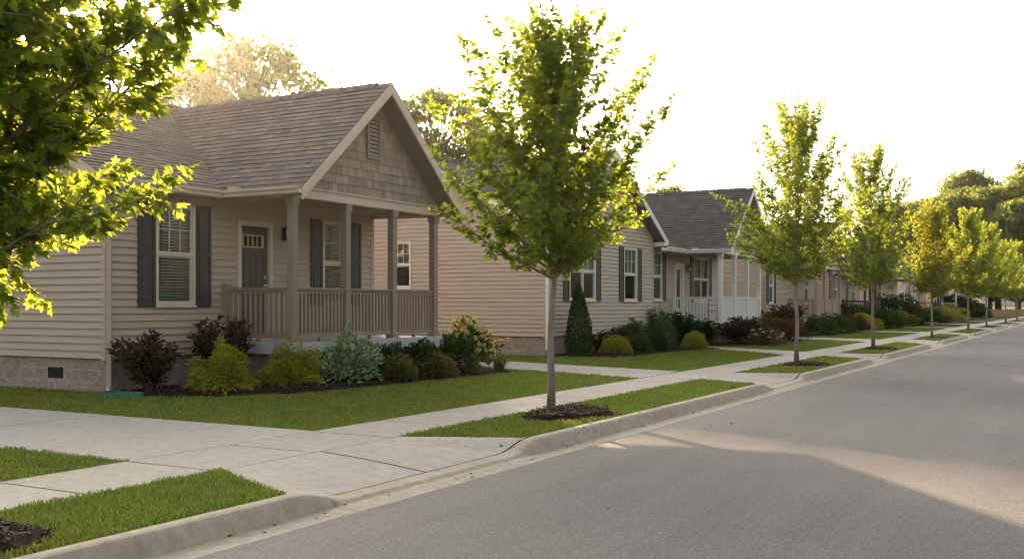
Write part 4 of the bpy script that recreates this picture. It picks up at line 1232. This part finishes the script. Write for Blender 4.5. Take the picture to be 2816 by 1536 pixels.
def daylily(seed):
    rg = random.Random(seed); m = MB()
    for i in range(110):
        az = rg.uniform(0, 2*PI); L = rg.uniform(.6, 1.1); b = rg.uniform(.5, 1.3)
        p = Vector((rg.gauss(0, .05), rg.gauss(0, .05), 0)); e = R(rg.uniform(65, 88)); prev = None; sd = Vector((-math.sin(az), math.cos(az), 0))*.012
        for k in range(7):
            w = sd*(1-(k/6.2)**2)
            cur = (p-w, p+w)
            if prev: m.poly([prev[0], prev[1], cur[1], cur[0]])
            prev = cur
            p = p+Vector((math.cos(az)*math.cos(e), math.sin(az)*math.cos(e), math.sin(e)))*(L/7); e -= b*.26
    fls = []
    for i in range(11):
        fl = MB()
        az = rg.uniform(0, 2*PI); x = rg.uniform(.05, .35); h = rg.uniform(.75, 1.1)
        tip = Vector((math.cos(az)*x, math.sin(az)*x, h)); m.tube([(0, 0, 0), tuple(tip*.6+Vector((0, 0, .06))), tuple(tip)], .006, 4)
        for k in range(6):
            t = k*PI/3; o = Vector((math.cos(t), math.sin(t), .9)).normalized(); s = Vector((-math.sin(t), math.cos(t), 0))*.028
            fl.poly([tip, tip+o*.06+s, tip+o*.13, tip+o*.06-s])
        fls.append(('flower', mbmesh(fl, 'flower', M['flowerO'])))
    return [('foliage', mbmesh(m, 'foliage', M['leafO']))]+fls

K = {
 'thread': shrub_mound(1, 7500, .085, M['leafGold'], SPRAY, .3, .55, -.15, cone=.28),
 'thread2': shrub_mound(21, 7500, .085, M['leafGold'], SPRAY, .3, .55, -.15, cone=.2),
 'gold': shrub_mound(2, 5000, .055, M['leafGold'], OVAL, .10, .45, .4),
 'boxd': shrub_mound(3, 3600, .075, M['leafD'], OVAL, .13, .4, .4),
 'olive': shrub_mound(4, 3200, .08, M['leafO'], OVAL, .14, .45, .4),
 'olive2': shrub_mound(41, 4600, .06, M['leafO'], STRAND, .16, .5, .4),
 'green': shrub_mound(5, 3200, .09, M['leafG'], OVAL, .18, .45, .4),
 'varieg': shrub_mound(6, 3000, .11, M['leafV'], OVAL, .24, .55, .3),
 'hyd': shrub_mound(7, 3200, .085, M['leafG'], OVAL, .14, .45, .2, M['flowerY'], 130),
 'white': shrub_mound(8, 3400, .07, M['leafO'], OVAL, .2, .45, .3, M['flowerW'], 26),
 'darkloose': shrub_loose(2, 46, 7, .085, M['leafD'], .55),
 'red': shrub_loose(1, 34, 7, .10, M['leafR'], .7),
 'red2': shrub_loose(5, 38, 7, .10, M['leafR'], .65),
 'rust': shrub_mound(9, 4200, .06, M['leafRed'], OVAL, .2, .5, .3),
 'airy': shrub_loose(7, 36, 6, .055, M['leafG'], .45),
 'conif': shrub_mound(10, 5200, .075, M['leafG'], STRAND, .18, .5, .5, cone=.6),
 'arbor': cone_shrub(3, 9000, M['leafT']),
 'lily': daylily(4),
}
def shrub(kind, name, x, y, w, h, label, cat='shrub', group=None, rz=0.):
    return plant_obj(name, (x, y, .02), K[kind], label, cat, group, (w, w, h), rz)
B1 = 'shrubs in the bed of the taupe house'; B2 = 'shrubs in the bed of the beige house'; B3 = 'shrubs in the beds farther down the street'
shrub('red', 'burgundy_shrub', -13.05, at(412, -13.05), 1.0, .98, 'burgundy leaved shrub beside the downspout under the first window', group=B1)
shrub('red2', 'burgundy_shrub', -12.85, at(612, -12.85), 1.15, 1.2, 'taller dark shrub against the near end of the brown porch railing', group=B1, rz=1)
shrub('thread', 'golden_cypress', -12.05, at(608, -12.05), .92, .66, 'golden thread cypress with a pointed top, left one of the pair', group=B1)
shrub('thread2', 'golden_cypress', -11.75, at(800, -11.75), .9, .66, 'golden thread cypress before the porch corner post, right one of the pair', group=B1, rz=2)
shrub('varieg', 'variegated_shrub', -11.5, at(957, -11.5), .95, .76, 'pale green and cream variegated shrub before the second porch post', group=B1)
shrub('boxd', 'boxwood', -11.35, at(1067, -11.35), .75, .66, 'dark green boxwood right behind the variegated shrub', group=B1)
shrub('boxd', 'boxwood', -11.35, at(1160, -11.35), .8, .69, 'dark green boxwood in the middle of the back row by the porch slab', group=B1, rz=1.2)
shrub('boxd', 'boxwood', -11.35, at(1254, -11.35), .85, .75, 'dark green boxwood under the yellow flowering bush', group=B1, rz=2.9)
shrub('olive', 'mounded_shrub', -10.98, at(1094, -10.98), .7, .45, 'low olive green mound at the front edge next to the variegated shrub', group=B1)
shrub('olive', 'mounded_shrub', -10.95, at(1200, -10.95), .68, .44, 'low olive mound between two others along the front mulch edge', group=B1, rz=2)
shrub('olive2', 'mounded_shrub', -10.95, at(1290, -10.95), .6, .40, 'small brownish green mound beside the orange lilies', group=B1)
shrub('hyd', 'hydrangea', -12.3, at(1288, -12.3), .98, 1.02, 'tall bush topped with pale yellow flower heads at the porch end', 'bush', group=B1)
shrub('lily', 'daylily', -10.85, at(1372, -10.85), .8, .62, 'clump of orange daylilies at the far end of the first bed', 'flower', group=B1)
# beige house
shrub('arbor', 'arborvitae', -12.45, at(1592, -12.45), .78, 1.92, 'tall dark cone shaped evergreen in front of the double window', 'evergreen', group=B2)
shrub('red', 'burgundy_shrub', -12.5, at(1655, -12.5), .8, .62, 'small burgundy shrub just right of the tall cone evergreen', group=B2, rz=.4)
shrub('red2', 'burgundy_shrub', -12.5, at(1712, -12.5), 1.0, .72, 'reddish brown shrub under the single gable window', group=B2, rz=3)
shrub('gold', 'golden_mound', -11.55, at(1694, -11.55), .86, .54, 'wide golden green mound in front of the reddish shrubs', group=B2)
shrub('green', 'green_mound', -11.7, at(1755, -11.7), .85, .52, 'bright green mound right of the wide golden one', group=B2)
shrub('green', 'green_mound', -12.6, at(1745, -12.6), .9, .85, 'taller green shrub against the gable wall corner', group=B2, rz=2)
shrub('conif', 'juniper', -11.9, at(1822, -11.9), 1.05, 1.1, 'pointed feathery evergreen at the inner corner of the beige house', 'evergreen', group=B2)
shrub('airy', 'leggy_shrub', -12.8, at(1800, -12.8), 1.2, 1.35, 'tall airy shrub with thin upright shoots under the recessed window', group=B2)
shrub('boxd', 'boxwood', -11.4, at(1803, -11.4), .8, .5, 'low dark creeping evergreen before the feathery one', group=B2)
shrub('darkloose', 'dark_shrub', -12.4, at(1870, -12.4), 1.4, 1.15, 'dark leafy shrub in front of the white picket railing', group=B2)
shrub('darkloose', 'dark_shrub', -11.9, at(1935, -11.9), 1.4, .9, 'low dark shrub under the white corner post', group=B2, rz=2)
shrub('gold', 'golden_mound', -10.75, at(1910, -10.75), .74, .58, 'round golden shrub standing alone at the walkway corner', group=B2, rz=1)
shrub('red', 'dark_shrub', -10.9, at(2030, -10.9), 1.5, 1.0, 'wide dark green and brown shrub before the white screen panels', group=B2, rz=2)
shrub('darkloose', 'dark_shrub', -10.8, at(2062, -10.8), 1.3, .95, 'dark bushy shrub at the middle of the white screen panels', group=B2, rz=2.4)
shrub('white', 'flowering_shrub', -9.9, at(2105, -9.9), 1.25, .58, 'low shrub with cream flowers left of the second maple trunk', group=B2)
shrub('rust', 'rusty_shrub', -10.9, at(2130, -10.9), 1.6, .95, 'rusty red shrub behind the cream flowered one', group=B2)
shrub('rust', 'rusty_shrub', -10.6, at(2165, -10.6), 1.5, .85, 'dark red shrub half hidden by the second maple trunk', group=B2, rz=2)
shrub('red2', 'dark_shrub', -12.0, at(2158, -12.0), 1.9, 1.5, 'tall purple leaved shrub beside the third house near window', group=B3)
shrub('green', 'green_mound', -11.2, at(2258, -11.2), 1.5, .9, 'round green shrub left of its twin below the tan screened porch', group=B3)
shrub('green', 'green_mound', -11.2, at(2303, -11.2), 1.45, .85, 'round green shrub right of its twin below the tan screened porch', group=B3, rz=1.5)
shrub('darkloose', 'dark_shrub', -11.9, at(2333, -11.9), 2.2, 1.5, 'dark shrub at the far end of the tan screened porch', group=B3)
shrub('gold', 'golden_mound', -10.9, at(2368, -10.9), 1.6, .95, 'bright yellow green mound left of the third maple trunk', group=B3)
shrub('gold', 'golden_mound', -10.9, at(2392, -10.9), 1.5, .75, 'lower yellow green mound touching the third maple trunk', group=B3, rz=2)
shrub('rust', 'brown_shrub', -10.9, at(2350, -10.9), 1.5, .9, 'brownish shrub between the green pair and the yellow mound', group=B3, rz=.7)
shrub('darkloose', 'dark_shrub', -11.6, at(2372, -11.6), 3., 1.4, 'spreading dark shrub before the dark brown railing', group=B3, rz=.7)
shrub('boxd', 'dark_shrub', -11.9, at(2462, -11.9), 3.4, 2.1, 'big dark green bush between the third and fourth maple trunks', group=B3)
shrub('green', 'green_mound', -10.9, at(2437, -10.9), 2.2, 1.0, 'green mound just right of the third maple trunk', group=B3, rz=2.2)
shrub('olive', 'green_mound', -10.6, at(2470, -10.6), 2.2, .95, 'olive mound in front of the big dark bush', group=B3)
shrub('green', 'green_mound', -11.2, at(2532, -11.2), 3.6, 1.25, 'clipped dark green hedge mound left of the fourth maple trunk', group=B3, rz=3)
shrub('gold', 'golden_mound', -11.0, at(2582, -11.0), 4.2, 1.25, 'long golden shrub behind the fourth maple trunk', group=B3, rz=3)
shrub('olive', 'green_mound', -11.3, at(2606, -11.3), 3.6, 1.3, 'greyish green mound right of the long golden shrub', group=B3, rz=1)
shrub('boxd', 'dark_shrub', -12.3, at(2622, -12.3), 5, 2.4, 'tall dark bush before the white windows of the far house', group=B3, rz=1)
shrub('boxd', 'dark_shrub', -11.5, at(2650, -11.5), 5, 1.9, 'dark bush left of the fifth maple trunk', group=B3, rz=2)
shrub('boxd', 'dark_shrub', -11.5, at(2675, -11.5), 4, 1.0, 'small dark bush right of the fifth maple trunk', group=B3, rz=2)

# splash block at the downspout
m = MB(); F = lambda x, y, z: (x, y, z)
x0, y0 = -13.25, 10.78
for (a, b, c, d, e, f) in ((0, .62, -.11, .11, .015, .03), (0, .62, -.15, -.112, .015, .075), (0, .62, .112, .15, .015, .075), (-.03, -.001, -.15, .15, .015, .085)):
    m.box(x0+a, x0+b, y0+c, y0+d, e, f)
o = m.build('splash_block', M['green']); tag(o, 'green plastic splash block on the ground below the downspout', 'splash block')
o.rotation_euler = (0, 0, 0)
# porch chairs
def chair(x, y, z, rz, label):
    r = empty('porch_chair', (x, y, z), rz, True); tag(r, label, 'chair')
    s = MB(); s.box(-.24, .24, -.24, .24, .42, .45); s.build('seat', M['black'], r)
    b = MB()
    for i in range(5): b.box(-.24, -.215, -.22+i*.1, -.18+i*.1, .45, .95)
    b.box(-.245, -.21, -.25, .25, .95, .99); b.build('backrest', M['black'], r)
    for sx in (-1, 1):
        for sy in (-1, 1):
            l = MB(); l.tube([(.22*sx, .22*sy, .42), (.25*sx, .25*sy, 0)], .015, 6); l.build('leg', M['black'], r)
    for sy in (-1, 1):
        a = MB(); a.tube([(-.23, .25*sy, .68), (.22, .25*sy, .66), (.23, .25*sy, .44)], .015, 6); a.build('armrest', M['black'], r)
chair(-12.6, 38.2, .76, .2, 'black metal chair behind the white railing of the screened porch')
chair(-12.6, 55.5, .76, .2, 'black metal chair on the tan porch behind the second maple')
# sunlit low stone wall far away
m = MB(); 
for i in range(26):
    for r_ in range(3):
        m.box(-12.8+.52*i+(.26 if r_ % 2 else 0), -12.8+.52*i+.5+(.26 if r_ % 2 else 0), 146, 146.5, .32*r_, .32*r_+.3)
o = m.build('stone_wall', M['brickdark']); tag(o, 'low brown stone wall at the far end of the street', 'wall')

# ------------------------------------------------------------------ light, sky, camera
SU, SV = 428, 2
s = (SU-1408)/CAMF; dx = -math.sin(aa)+s*math.cos(aa); dy = math.cos(aa)+s*math.sin(aa); dz = (840-SV)/CAMF
S = Vector((dx, dy, dz)).normalized()
el = math.asin(S.z); az = math.atan2(S.x, S.y)
L = bpy.data.lights.new('sun', 'SUN'); L.energy = 5.; L.angle = R(.6); L.color = (1., .67, .39)
lo = bpy.data.objects.new('sun', L); COL.objects.link(lo); lo.rotation_euler = (-S).to_track_quat('-Z', 'Y').to_euler()
wd = bpy.data.worlds.new('World'); scn.world = wd; wd.use_nodes = True
nt = wd.node_tree; bg = nt.nodes['Background']
sky = nt.nodes.new('ShaderNodeTexSky'); sky.sky_type = 'NISHITA'; sky.sun_disc = False
sky.sun_elevation = el; sky.sun_rotation = az % (2*PI); sky.air_density = 1.; sky.dust_density = 6.; sky.ozone_density = .6
hs = nt.nodes.new('ShaderNodeHueSaturation'); hs.inputs['Saturation'].default_value = .45
nt.links.new(sky.outputs[0], hs.inputs['Color'])
nt.links.new(mixc(nt, None, hs.outputs[0], (1., .935, .85), 'MULTIPLY', 1.), bg.inputs[0]); bg.inputs[1].default_value = .128
print('sun', math.degrees(el), math.degrees(az))
m = MB(); m.box(-330, 60, -40, 420, -1.4, 42)
hz = m.build('haze', M['dark']); hz['kind'] = 'stuff'
hm = bpy.data.materials.new('haze_air'); hm.use_nodes = True; hn = hm.node_tree; hn.nodes.clear()
ho = hn.nodes.new('ShaderNodeOutputMaterial'); pv = hn.nodes.new('ShaderNodeVolumePrincipled')
pv.inputs['Color'].default_value = (.95, .93, .9, 1); pv.inputs['Density'].default_value = .0001; pv.inputs['Anisotropy'].default_value = .86
hn.links.new(pv.outputs[0], ho.inputs['Volume']); hz.data.materials.clear(); hz.data.materials.append(hm)
scn.cycles.volume_bounces = 1
cam = bpy.data.cameras.new('camera'); co = bpy.data.objects.new('camera', cam); COL.objects.link(co)
cam.sensor_width = 36; cam.lens = 36*CAMF/2816; cam.shift_y = (840-768)/2816; cam.clip_end = 3000; cam.clip_start = .05
co.location = (0, 0, 1.4); co.rotation_euler = (PI/2, 0, aa)
scn.camera = co
scn.view_settings.view_transform = 'Standard'; scn.view_settings.look = 'None'; scn.view_settings.gamma = 1
scn.view_settings.exposure = 1.98
scn.cycles.use_denoising = True
scn.cycles.filter_width = 1.1
scn.cycles.max_bounces = 8; scn.cycles.transparent_max_bounces = 8
